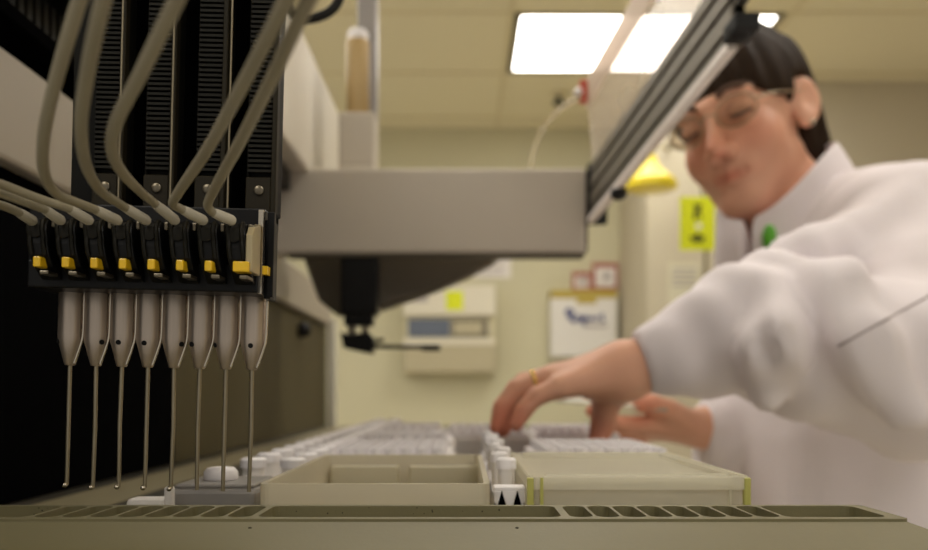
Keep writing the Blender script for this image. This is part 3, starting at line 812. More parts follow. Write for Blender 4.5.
bl.build('blue_lettering', 'ink_blue', ctn)
MB().box((P(580, 0, WC).x, WC - 0.1225, P(0, 329, WC).z), (P(604, 0, WC).x, WC - 0.1195, P(0, 326, WC).z)).build('small_print', 'ink_grey', ctn)
# two small red-framed cards above the carton
for (x0, x1, y0, y1, lab) in ((572, 591, 291, 272, 'smaller red-edged card above the left side of the white carton'), (592, 618, 290, 263, 'larger red-edged picture card above the right side of the carton')):
    u, v = P(x0, y0, W), P(x1, y1, W)
    cd = thing('picture_card', lab, 'card', ((u.x + v.x) / 2, W, u.z), 'red-edged cards above the carton')
    MB().box((u.x, W - 0.010, u.z), (v.x, W, v.z)).build('card', 'frame_red', cd)
    MB().box((u.x + 0.018, W - 0.014, u.z + 0.018), (v.x - 0.018, W - 0.009, v.z - 0.030)).build('picture', 'paper_white', cd)
    MB().lathe(((u.x * .45 + v.x * .55), W - 0.014, (u.z + v.z) / 2), [(0.022, 0), (0.022, 0.003)], axis=(0, -1, 0), n=20).build('picture_motif', 'ink_grey', cd)
# emergency shower on the right wall
YS = 4.05
s0 = P(651, 190, YS)
ss = thing('safety_shower', 'yellow bell-shaped emergency shower head hanging on a grey pipe', 'shower', (s0.x, YS, s0.z))
MB().lathe(s0, [(0.105, 0.0), (0.122, 0.006), (0.122, 0.036), (0.112, 0.050), (0.075, 0.078), (0.040, 0.112), (0.026, 0.150), (0.024, 0.165)], n=36).build('shower_head', 'shower_yellow', ss, smooth=True, auto=50)
pz = s0.z + 0.165
MB().tube([(s0.x, YS, pz - 0.01), (s0.x, YS, pz + 0.10), (s0.x + 0.01, YS, pz + 0.14), (s0.x + 0.05, YS, pz + 0.16), (s0.x + 0.14, YS + 0.05, pz + 0.16), (s0.x + 0.18, YB - 0.02, pz + 0.16)], 0.017, 12).build('supply_pipe', 'pipe_grey', ss, smooth=True)
rx = P(694, 0, YS + .1).x
MB().tube([(rx, YS + 0.1, pz + 0.10), (rx + 0.03, YS + 0.1, pz - 0.05), (rx + 0.055, YS + 0.1, s0.z - 0.05), (rx + 0.06, YS + 0.1, P(0, 400, YS).z)], 0.010, 10).build('pull_rod', 'pipe_grey', ss, smooth=True)
MB().tube([(s0.x + 0.02, YS, pz + 0.04), (rx + 0.01, YS + 0.1, pz + 0.07)], 0.009, 8).build('lever', 'pipe_grey', ss, smooth=True)
MB().ball((rx + 0.06, YS + 0.1, P(0, 404, YS).z), 0.034, 16, 10).build('pull_ball', 'note_yellow', ss, smooth=True)
# sign
u, v = P(682, 249, YS + .02), P(717, 195, YS + .02)
sg = thing('shower_sign', 'bright yellow safety sign with black pictogram hanging on the shower rod', 'sign', ((u.x + v.x) / 2, YS + 0.06, u.z))
MB().box((u.x, YS + 0.055, u.z), (v.x, YS + 0.061, v.z)).build('sign_plate', 'note_yellow', sg)
def sgp(x, y): q = P(x, y, YS + 0.05); return (q.x, q.z)
pic = MB()
for (x0, y0, x1, y1) in ((694, 204, 702, 207), (695.5, 207, 700.5, 214), (694, 211, 697, 220), (699.5, 213, 701.5, 218), (690, 236, 705, 238.5), (692, 239, 704, 242), (696, 233, 700, 236)):
    ax, az = sgp(x0, y1); bx_, bz_ = sgp(x1, y0)
    pic.box((ax, YS + 0.0535, az), (bx_, YS + 0.0556, bz_))
pic.build('pictogram', 'ink_black', sg)
cx_, cz_ = sgp(699, 226)
MB().lathe((cx_, YS + 0.0553, cz_), [(0.016, 0), (0.016, 0.002)], axis=(0, -1, 0), n=20).build('sign_dot', 'paper_white', sg)
# pale plates on the wall behind the rod
u, v = P(668, 310, YB), P(700, 263, YB)
wpl = thing('wall_chart', 'faint pale chart on the wall behind the shower rod', 'chart', ((u.x + v.x) / 2, YB, u.z))
MB().box((u.x, YB - 0.006, u.z), (v.x, YB, v.z)).build('chart_sheet', 'wall_plate', wpl)
gl_ = MB()
for k in range(4):
    z = v.z - 0.04 - k * 0.028
    gl_.box((u.x + 0.02, YB - 0.0072, z), (v.x - 0.02, YB - 0.0058, z + 0.012))
gl_.build('print_lines', 'ink_grey', wpl)
u, v = P(727, 330, YB), P(800, 226, YB)
fr = thing('notice_board', 'white framed notice board on the wall behind the woman', 'notice board', ((u.x + v.x) / 2, YB, u.z))
m = MB()
for p, q in (((u.x, u.z), (v.x, u.z + 0.03)), ((u.x, v.z - 0.03), (v.x, v.z)), ((u.x, u.z), (u.x + 0.03, v.z)), ((v.x - 0.03, u.z), (v.x, v.z))):
    m.box((p[0], YB - 0.03, p[1]), (q[0], YB, q[1]))
m.build('frame', 'paper_white', fr, bevel=0.003)
MB().box((u.x + 0.02, YB - 0.015, u.z + 0.02), (v.x - 0.02, YB, v.z - 0.02)).build('board', 'panel_white', fr)

#PERSON
# ------------------------------------------------------------------ the woman: shapes as signed distances, meshed by surface nets
def A3(v): return np.array([v[0], v[1], v[2]], dtype=float)
def nlen(p): return np.sqrt((p * p).sum(-1))
def smin(a, b, k):
    h = np.clip(0.5 + 0.5 * (b - a) / k, 0, 1)
    return b + (a - b) * h - k * h * (1 - h)
def smax(a, b, k): return -smin(-a, -b, k)
def cone(p, a, b, ra, rb):
    a = A3(a); b = A3(b); ab = b - a
    t = np.clip(((p - a) @ ab) / max(1e-12, ab @ ab), 0, 1)
    return nlen(p - a - t[:, None] * ab) - (ra + (rb - ra) * t)
def ell(p, c, r):
    q = p - A3(c); r = np.array(r, float)
    k0 = nlen(q / r); k1 = nlen(q / (r * r))
    return np.where(k1 > 1e-9, k0 * (k0 - 1.0) / np.maximum(k1, 1e-9), -r.min())
def chain(p, pts, rs, k=0.004):
    d = None
    for i in range(len(pts) - 1):
        e = cone(p, pts[i], pts[i+1], rs[i], rs[i+1])
        d = e if d is None else smin(d, e, k)
    return d
def far_skip(p, lo, hi, pad, fn):
    """evaluate fn only near its box; elsewhere a safe outer distance"""
    lo = A3(lo); hi = A3(hi)
    q = np.maximum(np.maximum(lo - p, p - hi), 0)
    d = nlen(q) + pad
    m = d < pad + 0.02
    if m.any(): d[m] = fn(p[m])
    return d

def surface_net(fn, lo, hi, h, B=8):
    lo = A3(lo); hi = A3(hi)
    nb = np.ceil((hi - lo) / (h * B)).astype(int)
    gi = np.stack(np.meshgrid(*[np.arange(n) for n in nb], indexing='ij'), -1).reshape(-1, 3)
    ctr = lo + (gi + 0.5) * h * B
    d = np.concatenate([fn(c) for c in np.array_split(ctr, max(1, len(ctr) // 200000 + 1))])
    act = gi[np.abs(d) < h * B * 0.5 * 1.75 * 1.5]
    loc = np.stack(np.meshgrid(*[np.arange(B + 1)] * 3, indexing='ij'), -1)
    keys = []; pos = []; fl = []
    N = 1 << 20
    corners = [(i, j, k) for i in (0, 1) for j in (0, 1) for k in (0, 1)]
    edges = [(a, b) for a in range(8) for b in range(a + 1, 8) if sum(abs(np.array(corners[a]) - np.array(corners[b]))) == 1]
    for ch in np.array_split(act, max(1, len(act) // 400 + 1)):
        gidx = ch[:, None, None, None, :] * B + loc[None]
        v = fn((lo + gidx.reshape(-1, 3) * h)).reshape(gidx.shape[:-1])
        cv = [v[:, i:i+B, j:j+B, k:k+B] for i, j, k in corners]
        st = np.stack(cv, -1)
        s = st < 0
        m = s.any(-1) & ~s.all(-1)
        if not m.any(): continue
        base = gidx[:, :B, :B, :B, :][m]
        val = st[m]; sg = s[m]
        acc = np.zeros((len(val), 3)); cnt = np.zeros(len(val))
        for a, b in edges:
            c = sg[:, a] != sg[:, b]
            if not c.any(): continue
            t = val[c, a] / (val[c, a] - val[c, b])
            acc[c] += np.array(corners[a]) + t[:, None] * (np.array(corners[b]) - np.array(corners[a])); cnt[c] += 1
        pos.append(lo + (base + acc / cnt[:, None]) * h)
        keys.append(base[:, 0].astype(np.int64) + base[:, 1].astype(np.int64) * 4096 + base[:, 2].astype(np.int64) * 4096 * 4096)
        fl.append(np.stack([sg[:, 0], sg[:, 4], sg[:, 2], sg[:, 1]], -1))
    keys = np.concatenate(keys); pos = np.concatenate(pos); fl = np.concatenate(fl)
    o = np.argsort(keys); keys = keys[o]; pos = pos[o]; fl = fl[o]
    st = [1, 4096, 4096 * 4096]
    def look(k):
        i = np.searchsorted(keys, k); i = np.minimum(i, len(keys) - 1)
        return i, keys[i] == k
    F = []
    for ax in range(3):
        u, w = (ax + 1) % 3, (ax + 2) % 3
        c = fl[:, 0] != fl[:, ax + 1]
        k = keys[c]; i0 = np.nonzero(c)[0]; ins = fl[c, 0]
        i1, o1 = look(k - st[u]); i2, o2 = look(k - st[u] - st[w]); i3, o3 = look(k - st[w])
        ok = o1 & o2 & o3
        q = np.stack([i0, i1, i2, i3], -1)[ok]; ins = ins[ok]
        q[~ins] = q[~ins][:, ::-1]
        F.append(q)
    return pos, np.concatenate(F)

def sdf_object(name, fn, lo, hi, h, material, parent, relax=1, tint=None):
    v, f = surface_net(fn, lo, hi, h)
    for _ in range(relax):      # light smoothing of the net
        acc = np.zeros_like(v); cnt = np.zeros(len(v))
        for a in range(4):
            np.add.at(acc, f[:, a], v[f[:, (a + 1) % 4]]); np.add.at(cnt, f[:, a], 1)
            np.add.at(acc, f[:, a], v[f[:, (a - 1) % 4]]); np.add.at(cnt, f[:, a], 1)
        v = 0.5 * v + 0.5 * acc / np.maximum(cnt, 1)[:, None]
    b = base_of(parent) if parent else Vector((0, 0, 0))
    me = bpy.data.meshes.new(name)
    me.vertices.add(len(v)); me.vertices.foreach_set('co', (v - A3(b)).astype(np.float32).ravel())
    me.loops.add(len(f) * 4); me.loops.foreach_set('vertex_index', f.astype(np.int32).ravel())
    me.polygons.add(len(f)); me.polygons.foreach_set('loop_start', (np.arange(len(f)) * 4).astype(np.int32))
    me.update(calc_edges=True); me.validate()
    me.polygons.foreach_set('use_smooth', [True] * len(me.polygons))
    if tint is not None:
        at = me.attributes.new('tint', 'FLOAT_COLOR', 'POINT')
        c = np.ones((len(v), 4), np.float32); c[:, :3] = tint(v)
        at.data.foreach_set('color', c.ravel())
    me.materials.append(MATS[material])
    o = bpy.data.objects.new(name, me); COL.objects.link(o)
    o['base'] = [b.x, b.y, b.z]
    if parent: o.parent = parent
    return o

def hit(fn, px, py, d0=0.4, d1=1.5):
    """where the line of sight through a pixel meets the surface"""
    ds = np.linspace(d0, d1, 2200)
    pts = np.stack([(px - HX) / FPX * ds, ds, (HY - py) / FPX * ds], -1)
    v = fn(pts); i = np.argmax(v < 0)
    return Vector(pts[i]) if v[i] < 0 else None

# joints
TH, PH, RO = math.radians(49.7), math.radians(10.9), math.radians(13.7)     # turn, nod and sideways tilt of the head
fh = Vector((-math.cos(TH), -math.sin(TH), 0)); upz = Vector((0, 0, 1))
hf = math.cos(PH) * fh - math.sin(PH) * upz
_u = math.cos(PH) * upz + math.sin(PH) * fh
_l = Vector((math.sin(TH), -math.cos(TH), 0))
hl = math.cos(RO) * _l + math.sin(RO) * _u
hu = math.cos(RO) * _u - math.sin(RO) * _l
HC = Vector((0.357, 1.082, 0.3376))
def HD(a, b, c): return HC + hl * a + hf * b + hu * c
HM = np.array([A3(hl), A3(hf), A3(hu)])
def to_head(p): return (p - A3(HC)) @ HM.T
NK = Vector((0.405, 1.052, 0.225))
S1, E1, W1 = P(908, 238, 0.92), P(925, 372, 0.71), P(626, 370, 0.742)
S2, E2, W2 = Vector((0.50, 1.24, 0.150)), Vector((0.46, 1.17, -0.085)), P(707, 428, 1.0)
CHEST = Vector((0.45, 1.07, 0.10)); BELLY = Vector((0.435, 1.05, -0.10)); HIP = Vector((0.47, 1.08, -0.30))

def face(q):
    """head in its own frame: x her left, y forward, z up"""
    qx = np.abs(q[:, 0]); s = np.stack([qx, q[:, 1], q[:, 2]], -1)
    d = ell(s, (0, -0.012, 0.036), (0.073, 0.094, 0.084))
    d = smin(d, ell(s, (0, 0.034, -0.036), (0.056, 0.060, 0.078)), 0.025)
    d = smin(d, cone(s, (0.046, 0.008, -0.052), (0.015, 0.070, -0.096), 0.014, 0.015), 0.022)
    d = smin(d, ell(s, (0, 0.076, -0.098), (0.020, 0.016, 0.015)), 0.018)
    d = smin(d, ell(s, (0.036, 0.060, -0.030), (0.024, 0.025, 0.026)), 0.020)
    d = smin(d, cone(s, (0.0, 0.089, 0.022), (0.042, 0.078, 0.024), 0.010, 0.009), 0.012)
    d = smax(d, -ell(s, (0.032, 0.104, 0.004), (0.019, 0.016, 0.013)), 0.012)
    d = smin(d, ell(s, (0.032, 0.0815, 0.0045), (0.0150, 0.0115, 0.0105)), 0.004)   # lids over the lowered eyes
    n = cone(s, (0, 0.090, 0.010), (0, 0.113, -0.032), 0.0075, 0.0105)
    n = smin(n, ell(s, (0.0115, 0.102, -0.037), (0.0085, 0.010, 0.008)), 0.006)
    d = smin(d, n, 0.010)
    d = smin(d, ell(s, (0, 0.085, -0.060), (0.028, 0.0105, 0.018)), 0.012)
    lip = cone(s, (0, 0.0960, -0.0610), (0.025, 0.0835, -0.0630), 0.0042, 0.0020)
    lip = np.minimum(lip, cone(s, (0, 0.0945, -0.0705), (0.019, 0.085, -0.067), 0.0052, 0.0025))
    d = smin(d, lip + 0.0008, 0.0045)
    d = smax(d, -cone(s, (0, 0.1000, -0.0655), (0.027, 0.0855, -0.0625), 0.0020, 0.0012), 0.002)
    # ear with hollow
    c, sn = math.cos(0.35), math.sin(0.35)
    e = np.stack([s[:, 0] - 0.074, (s[:, 1] + 0.006) * c + (s[:, 2] - 0.0) * sn * 0.4, s[:, 2] - 0.0], -1)
    e = np.stack([e[:, 0] * 0.9 + e[:, 1] * 0.45, e[:, 1], e[:, 2]], -1)
    er = ell(e, (0, -0.004, 0.002), (0.0080, 0.019, 0.031))
    er = smin(er, ell(e, (0.001, 0.003, -0.024), (0.006, 0.009, 0.010)), 0.006)
    er = smax(er, -ell(e, (0.0085, -0.001, 0.004), (0.006, 0.011, 0.019)), 0.004)
    d = smin(d, er, 0.005)
    return d

# near (left) hand, pointing left, palm down, fingers curled onto the labware
NH = dict(
    index=[P(566, 380, .788), P(536, 386, .800), P(520, 404, .800), P(514, 424, .796)],
    middle=[P(556, 376, .768), P(524, 383, .776), P(508, 405, .774), P(503, 430, .768)],
    ring=[P(549, 379, .746), P(517, 389, .748), P(502, 408, .744), P(497, 428, .740)],
    little=[P(560, 387, .722), P(537, 396, .720), P(524, 410, .718), P(516, 425, .716)])
NT = [P(622, 384, .757), P(606, 403, .772), P(603, 425, .776), P(597, 441, .772)]
def near_hand(p):
    w = W1
    d = cone(p, P(665, 360, .738), w + Vector((0, 0, 0.004)), 0.0225, 0.0225)
    for nm, r in (('index', .0115), ('middle', .0118), ('ring', .0116), ('little', .0105)):
        k = NH[nm][0]
        d = smin(d, cone(p, w + (k - w) * 0.12, k, 0.0185, r), 0.012)
    d = smin(d, cone(p, P(632, 380, .748), P(596, 384, .755), 0.017, 0.014), 0.014)
    for nm, r in (('index', .0092), ('middle', .0096), ('ring', .0093), ('little', .0083)):
        d = smin(d, chain(p, NH[nm], [r + 0.0018, r, r * 0.90, r * 0.76], 0.003), 0.0035)
    d = smin(d, chain(p, NT, [0.0165, 0.0125, 0.0112, 0.0088], 0.004), 0.008)
    return d
# far (right) hand, palm up, holding a clear lid
FW = W2
FT = [P(690, 424, .985), P(668, 410, .965), P(652, 404, .955), P(640, 405, .952)]
FF = [[P(652, 424, .975), P(626, 425, .955), P(608, 420, .945), P(592, 411, .945)],
      [P(654, 428, .995), P(630, 434, .985), P(614, 428, .975), P(606, 419, .972)],
      [P(656, 430, 1.015), P(634, 438, 1.010), P(620, 432, 1.0), P(613, 424, .998)],
      [P(658, 430, 1.035), P(640, 438, 1.035), P(630, 432, 1.03), P(624, 426, 1.025)]]
def far_hand(p):
    d = cone(p, P(740, 430, 1.03), FW, 0.029, 0.0245)
    for f in FF: d = smin(d, cone(p, FW, f[0], 0.018, 0.0125), 0.012)
    for f, r in zip(FF, (.0098, .0098, .0094, .0084)):
        d = smin(d, chain(p, f, [r + .0015, r, r * .9, r * .78], .003), .004)
    d = smin(d, chain(p, FT, [.017, .0125, .0110, .0088], .004), .008)
    return d

def body(p):
    d = far_skip(p, A3(HC) - 0.16, A3(HC) + 0.16, 0.02, lambda q: face(to_head(q)))
    nk = cone(p, HD(0, -0.018, -0.055), NK + Vector((0.03, 0.02, -0.03)), 0.052, 0.060)
    d = smin(d, nk, 0.02)
    d = smin(d, far_skip(p, (0.02, 0.68, -0.06), (0.24, 0.84, 0.08), 0.02, near_hand), 0.004)
    d = smin(d, far_skip(p, (0.12, 0.91, -0.08), (0.36, 1.08, 0.02), 0.02, far_hand), 0.004)
    d = smin(d, chain(p, [S1, P(900, 345, .715), P(665, 360, .738)], [.048, .036, .0225]), 0.01)
    d = smin(d, chain(p, [S2, E2, P(740, 430, 1.03)], [.048, .042, .029]), 0.01)
    for s in (S1, S2): d = smin(d, cone(p, NK + Vector((0.03, 0.02, -0.06)), s, 0.055, 0.048), 0.03)
    d = smin(d, chain(p, [CHEST + Vector((0, 0, 0.06)), BELLY, HIP], [0.095, 0.095, 0.105]), 0.04)
    hy = HIP.y
    for dy in (-0.09, 0.09):
        d = smin(d, chain(p, [(HIP.x, hy + dy, HIP.z - 0.04), (HIP.x - 0.01, hy + dy, -0.66), (HIP.x + 0.02, hy + dy, -1.03), ], [0.075, 0.052, 0.036]), 0.02)
    return d

def skin_tint(v):
    q = to_head(v)
    t = np.ones((len(v), 3))
    def blot(c, r, col, sym=True):
        x = np.abs(q[:, 0]) if sym else q[:, 0]
        e = np.exp(-(((x - c[0]) / r[0]) ** 2 + ((q[:, 1] - c[1]) / r[1]) ** 2 + ((q[:, 2] - c[2]) / r[2]) ** 2))
        nonlocal t
        t = t * (1 - e[:, None] * (1 - np.array(col)))
    blot((0.0, 0.094, -0.0655), (0.022, 0.016, 0.0065), (0.80, 0.50, 0.48))
    blot((0.038, 0.070, -0.028), (0.024, 0.03, 0.020), (1.0, 0.78, 0.74))
    blot((0.0, 0.112, -0.030), (0.014, 0.016, 0.016), (1.0, 0.74, 0.70))
    for tip in [c[-1] for c in NH.values()] + [NT[-1]] + [f[-1] for f in FF] + [FT[-1]]:
        e = np.exp(-((v - A3(tip)) ** 2).sum(-1) / 0.024 ** 2)
        t = t * (1 - e[:, None] * (1 - np.array([0.97, 0.70, 0.66])))
    return t

pr = thing('person', 'woman in white lab coat and glasses leaning over, reaching onto the deck', 'person', (0.47, 1.08, FLOOR))
bd = sdf_object('body', body, (0.02, 0.60, -1.07), (0.70, 1.36, 0.50), 0.0034, 'skin', pr, 1, skin_tint)
# eyes, brows
for s in (-1, 1):
    bw = MB().tube(spline([HD(s * a, b, c) for a, b, c in ((0.014, 0.0975, 0.026), (0.026, 0.0965, 0.0315), (0.040, 0.0870, 0.0305), (0.050, 0.0745, 0.0255))], 5), 0.0036, 8)
    bw.build('eyebrow', 'brow_brown', pr, smooth=True)
    MB().tube(spline([HD(s * a, b, c) for a, b, c in ((0.020, 0.0915, 0.0000), (0.032, 0.0945, -0.0030), (0.045, 0.0850, 0.0005))], 5), 0.0022, 6).build('eyelashes', 'brow_brown', pr, smooth=True)
# hair: short dark bob with a long swept fringe, tucked behind the ear
def hair(p):
    q = to_head(p)
    x = np.abs(q[:, 0])
    w = 0.0032 * np.sin(q[:, 0] * 210 + 18 * q[:, 2] + 3 * np.sin(q[:, 1] * 40)) * np.sin(q[:, 1] * 120 + q[:, 0] * 60)
    d = ell(q, (0, -0.018, 0.040), (0.085, 0.108, 0.094))
    d = smin(d, ell(q, (0, -0.068, -0.035), (0.076, 0.052, 0.080)), 0.03)
    d = d + w
    # openings: the face below the fringe, and the ear
    e_ = np.clip((x - 0.034) / 0.034, 0, 1)
    fringe = 0.033 - 0.024 * e_ * e_ * (3 - 2 * e_)
    cut = np.maximum(q[:, 2] - fringe, 0.020 - q[:, 1] + 0.0 * x)
    ear = np.maximum(np.maximum(np.maximum(q[:, 2] - 0.030, -0.024 - q[:, 1] - 0.25 * (q[:, 2])), 0.045 - x), q[:, 1] - 0.012)
    ear = np.minimum(ear, np.maximum(np.maximum(q[:, 2] - 0.002, -0.02 - q[:, 1]), 0.045 - x))
    low = np.maximum(q[:, 2] + 0.02, -0.03 - q[:, 1])
    d = smax(d, -np.minimum(np.minimum(cut, ear), low), 0.008)
    return np.maximum(d, -0.105 - q[:, 2])
sdf_object('hair', hair, A3(HC) - 0.17, A3(HC) + 0.17, 0.0032, 'hair_brown', pr, 1)
# spectacles
def ring_pts(s, n=28):
    return [HD(s * (0.0325 + 0.0235 * math.cos(t)), 0.1065 - 0.010 * abs(0.0325 + 0.0235 * math.cos(t)) / 0.055, 0.002 + 0.0185 * math.sin(t)) for t in [2 * math.pi * k / n for k in range(n)]]
gs = MB()
for s in (-1, 1): gs.tube(ring_pts(s), 0.0010, 8, closed=True)
gs.tube(spline([HD(-0.010, 0.1055, 0.006), HD(0, 0.109, 0.009), HD(0.010, 0.1055, 0.006)], 5), 0.0010, 8)
for s in (-1, 1): gs.tube(spline([HD(s * 0.056, 0.098, 0.006), HD(s * 0.070, 0.070, 0.008), HD(s * 0.0765, 0.020, 0.010), HD(s * 0.0775, -0.002, 0.012)], 6), 0.0011, 8)
gl = gs.build('spectacles', 'wire_gold', pr, smooth=True)
for s in (-1, 1):
    rp_ = ring_pts(s); n = len(rp_)
    MB().prism(rp_, hf * 0.001).build('spectacle_lens', 'spectacle_lens', gl)
MB().ball(HD(0.0800, 0.004, -0.030), 0.0035, 10, 8).build('earring', 'polished_steel', pr, smooth=True)
# ring on the ring finger
k0, k1 = NH['ring'][0], NH['ring'][1]
rc_ = k0 + (k1 - k0) * 0.42; ax = (k1 - k0).normalized(); u = ax.orthogonal().normalized(); w = ax.cross(u)
MB().tube([rc_ + (u * math.cos(t) + w * math.sin(t)) * 0.0108 for t in [2 * math.pi * k / 24 for k in range(24)]], 0.0016, 8, closed=True).build('finger_ring', 'gold', pr, smooth=True)

# lab coat
CUFF = P(640, 364, .741)
def torso(p):
    d = None
    secs = [(Vector((0.478, 1.085, 0.205)), 0.090, 0.150), (Vector((0.465, 1.080, 0.10)), 0.125, 0.180), (Vector((0.450, 1.065, -0.05)), 0.145, 0.185),
            (Vector((0.450, 1.065, -0.20)), 0.165, 0.200), (Vector((0.470, 1.08, -0.45)), 0.170, 0.215), (Vector((0.475, 1.08, -0.68)), 0.175, 0.225)]
    z = p[:, 2]
    zs_ = np.array([s[0].z for s in secs])[::-1]
    cx = np.interp(z, zs_, [s[0].x for s in secs][::-1]); cy = np.interp(z, zs_, [s[0].y for s in secs][::-1])
    rx_ = np.interp(z, zs_, [s[1] for s in secs][::-1]); ry_ = np.interp(z, zs_, [s[2] for s in secs][::-1])
    ang = np.arctan2(p[:, 1] - cy, p[:, 0] - cx)
    fold = 0.006 * np.sin(ang * 9 + z * 7) * np.clip((0.10 - z) / 0.25, 0, 1) + 0.003 * np.sin(ang * 17 + 2 - z * 11) * np.clip((0.05 - z) / 0.2, 0, 1)
    r = np.sqrt(((p[:, 0] - cx) / rx_) ** 2 + ((p[:, 1] - cy) / ry_) ** 2)
    d = (r - 1) * np.minimum(rx_, ry_) * 0.9 + fold
    d = smax(d, z - 0.205, 0.06)
    d = np.maximum(d, -0.68 - z)
    return d
def sleeve_near(p):
    sh_ = P(905, 245, .915)
    d = chain(p, [sh_, P(925, 330, .80), E1 + Vector((0.0, 0.01, 0.0))], [.086, .078, .068], 0.03)
    # forearm: wide towards the elbow, pushed up in folds behind the close knit cuff
    f1 = P(690, 350, .738); f2 = P(742, 329, .732); f3 = P(800, 342, .722)
    d = smin(d, chain(p, [E1, f3], [.068, .0625], 0.02), 0.03)
    d = smin(d, chain(p, [f3, f2, f1, CUFF], [.0600, .0510, .0365, .0285], 0.02), 0.012)
    # bunched rolls of cloth
    d = smin(d, chain(p, [P(745, 290, .735), P(768, 300, .700), P(776, 345, .668), P(770, 392, .685)], [.022, .027, .027, .017], .01), 0.005)
    d = smin(d, chain(p, [P(770, 268, .74), P(830, 290, .685), P(858, 340, .655), P(905, 410, .648)], [.018, .026, .026, .018], .01), 0.010)
    d = smin(d, chain(p, [P(708, 300, .74), P(722, 318, .705), P(724, 348, .698)], [.013, .014, .008], .01), 0.010)
    d = smin(d, chain(p, [P(800, 262, .79), P(850, 250, .84), P(900, 236, .86)], [.030, .034, .034], .01), 0.03)
    # creases
    cr = chain(p, [P(752, 280, .600), P(760, 315, .646), P(762, 352, .644), P(764, 395, .655)], [.002, .006, .009, .004], .004)
    d = smax(d, -cr, 0.004)
    a = (p - A3(P(760, 330, .72)))
    w = 0.0022 * np.sin(a[:, 0] * 150 + a[:, 2] * 60 + 2 * np.sin(a[:, 1] * 40)) * np.exp(-(a[:, 0] / 0.10) ** 2) + 0.0020 * np.sin(a[:, 2] * 70 - a[:, 0] * 55 + a[:, 1] * 30)
    d = d + w
    ax_ = A3((P(690, 352, .738) - CUFF).normalized())
    tilt = A3(Vector((0.95, 0, 0.28)).normalized())
    return smax(d, -((p - A3(P(640, 364, .741))) @ tilt), 0.003)
def sleeve_far(p):
    d = chain(p, [S2, E2, P(740, 430, 1.035), P(714, 430, 1.005)], [.078, .072, .052, .034], 0.03)
    return np.maximum(d, -(p[:, 0] - P(704, 430, 1.0).x))
def coat(p):
    d = torso(p)
    for s, r in ((P(905, 245, .915), .082), (S2, .075)):
        d = smin(d, cone(p, NK + Vector((0.045, 0.02, -0.045)), s, 0.066, r), 0.04)
    d = smin(d, ell(p, P(905, 215, 1.02), (.11, .10, .055)), 0.05)
    d = smin(d, sleeve_near(p), 0.012)
    d = smin(d, sleeve_far(p), 0.02)
    # opening for the neck
    return smax(d, -cone(p, NK + Vector((0.02, 0.01, -0.02)), HD(0, 0.0, -0.06), 0.055, 0.075), 0.006)
ct_ = sdf_object('lab_coat', coat, (0.10, 0.56, -0.72), (0.78, 1.40, 0.36), 0.0042, 'coat_cotton', pr, 2)
# turned collar around the neck
u = Vector((-0.126, -0.10, -0.085)).normalized()
naxis = (Vector((-0.36, -0.22, 0.9)) - u * Vector((-0.36, -0.22, 0.9)).dot(u)).normalized()
ncen = Vector((0.388, 1.050, 0.250)) - naxis * 0.030; w = naxis.cross(u)
co = MB(); nseg = 40; vs = []; fs = []
for k in range(nseg + 1):
    t = math.radians(3) + (2 * math.pi - math.radians(6)) * k / nseg
    d = u * math.cos(t) * (1.18 if math.cos(t) > 0 else 1.55) + w * math.sin(t)
    front = max(0.0, math.cos(t)); back = max(0, -math.cos(t))
    hgt = 0.040 - 0.016 * front + 0.012 * back + 0.018 * math.sin(t) ** 2
    drop = -0.050 - 0.055 * front ** 2
    sec = [(0.064, -0.03), (0.062, hgt - 0.006), (0.066, hgt), (0.071, hgt - 0.004), (0.082 + 0.012 * front, -0.012), (0.096 + 0.020 * front, drop), (0.090 + 0.020 * front, drop - 0.002), (0.076, -0.012)]
    for r, hh in sec: vs.append(ncen + d * r + naxis * hh)
m_ = len(sec)
for k in range(nseg):
    for j in range(m_): fs.append((k*m_+j, k*m_+(j+1) % m_, (k+1)*m_+(j+1) % m_, (k+1)*m_+j))
fs += [tuple(range(m_))[::-1], tuple(range(nseg*m_, (nseg+1)*m_))]
co.add(vs, fs); cobj = co.build('collar', 'coat_cotton', ct_, smooth=True)
sb = cobj.modifiers.new('sub', 'SUBSURF'); sb.levels = 1; sb.render_levels = 2
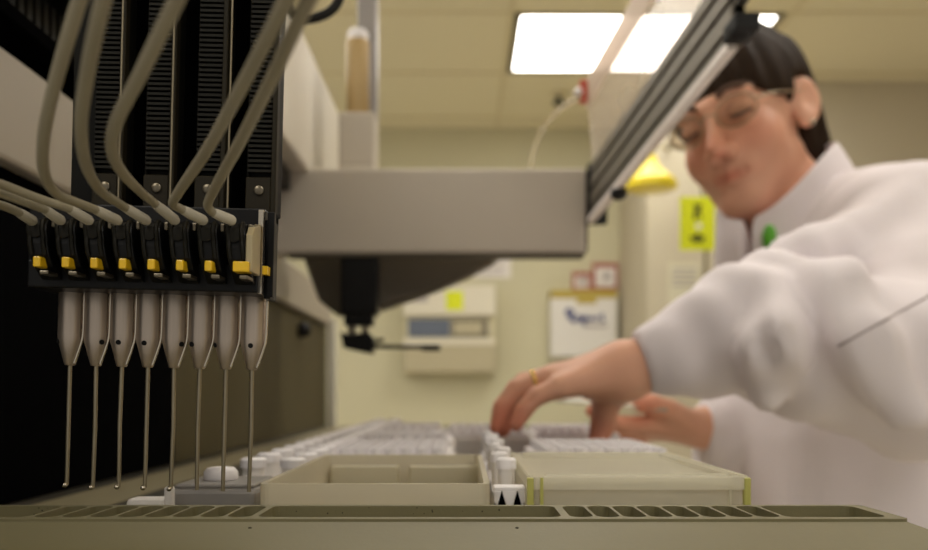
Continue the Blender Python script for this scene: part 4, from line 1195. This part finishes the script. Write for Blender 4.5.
# seam on the near sleeve, its shading put into a darker thin tube
for pa_, pb_ in (((838, 346), (940, 290)), ):
    hs = [hit(coat, pa_[0] + (pb_[0] - pa_[0]) * k / 24, pa_[1] + (pb_[1] - pa_[1]) * k / 24) for k in range(25)]
    hs = [q for q in hs if q]
    if len(hs) > 2: MB().tube(hs, 0.0011, 6).build('seam', 'coat_seam_shade', ct_, smooth=True)
# green clip at the collar
bpy.context.view_layer.update()      # the clip hangs on the collar, just above the raised sleeve
gq = None
_ray = P(769, 238, 1.0).normalized()
_ok, _loc, _n, _i, _ob, _m = SC.ray_cast(bpy.context.evaluated_depsgraph_get(), Vector((0, 0, ZC)) + _ray * 0.76, _ray)
if _ok: gq = _loc - Vector((0, 0, ZC))
if gq:
    n_ = Vector((-0.3, -1, 0)).normalized()
    MB().ball(gq + n_ * 0.006, (0.008, 0.008, 0.015), 14, 10).build('green_clip', 'clip_green', pr, smooth=True)
    MB().tube([gq + n_ * 0.005 + Vector((0.001, 0, -0.010)), gq + n_ * 0.006 + Vector((0.001, 0, -0.030))], 0.0065, 10).build('clip_holder', 'clip_dark', pr, smooth=True)
# trousers and shoes below the coat
for dy in (-0.09, 0.09):
    x0, y0 = HIP.x, HIP.y + dy
    MB().tube([(x0, y0, -0.40), (x0 - 0.01, y0, -0.66), (x0 + 0.015, y0, -1.02)], [0.100, 0.078, 0.060], 20).build('trouser_leg', 'trouser_navy', pr, smooth=True)
    s_ = MB().ball((x0 - 0.035, y0, FLOOR + 0.034), (0.125, 0.045, 0.045), 20, 12)
    s_.v = [(x, y, max(z, FLOOR + 0.001)) for x, y, z in s_.v]
    s_.build('shoe', 'shoe_black', pr, smooth=True)
# clear lid held in the far hand
q0 = P(600, 410, .950)
hl_ = MB()
c0, c1, th = P(556, 399, .945), P(668, 409, .945), 0.004
hl_.prism([c0, c1, c1 + Vector((0, 0.05, 0.012)), c0 + Vector((0, 0.05, 0.012))], (0, 0.001, -0.004))
ho = hl_.build('plate_cover', 'clear_lid', base=c0, bevel=0.0008)
tag(ho, 'thin clear plastic lid held in the far hand of the woman', 'lid')
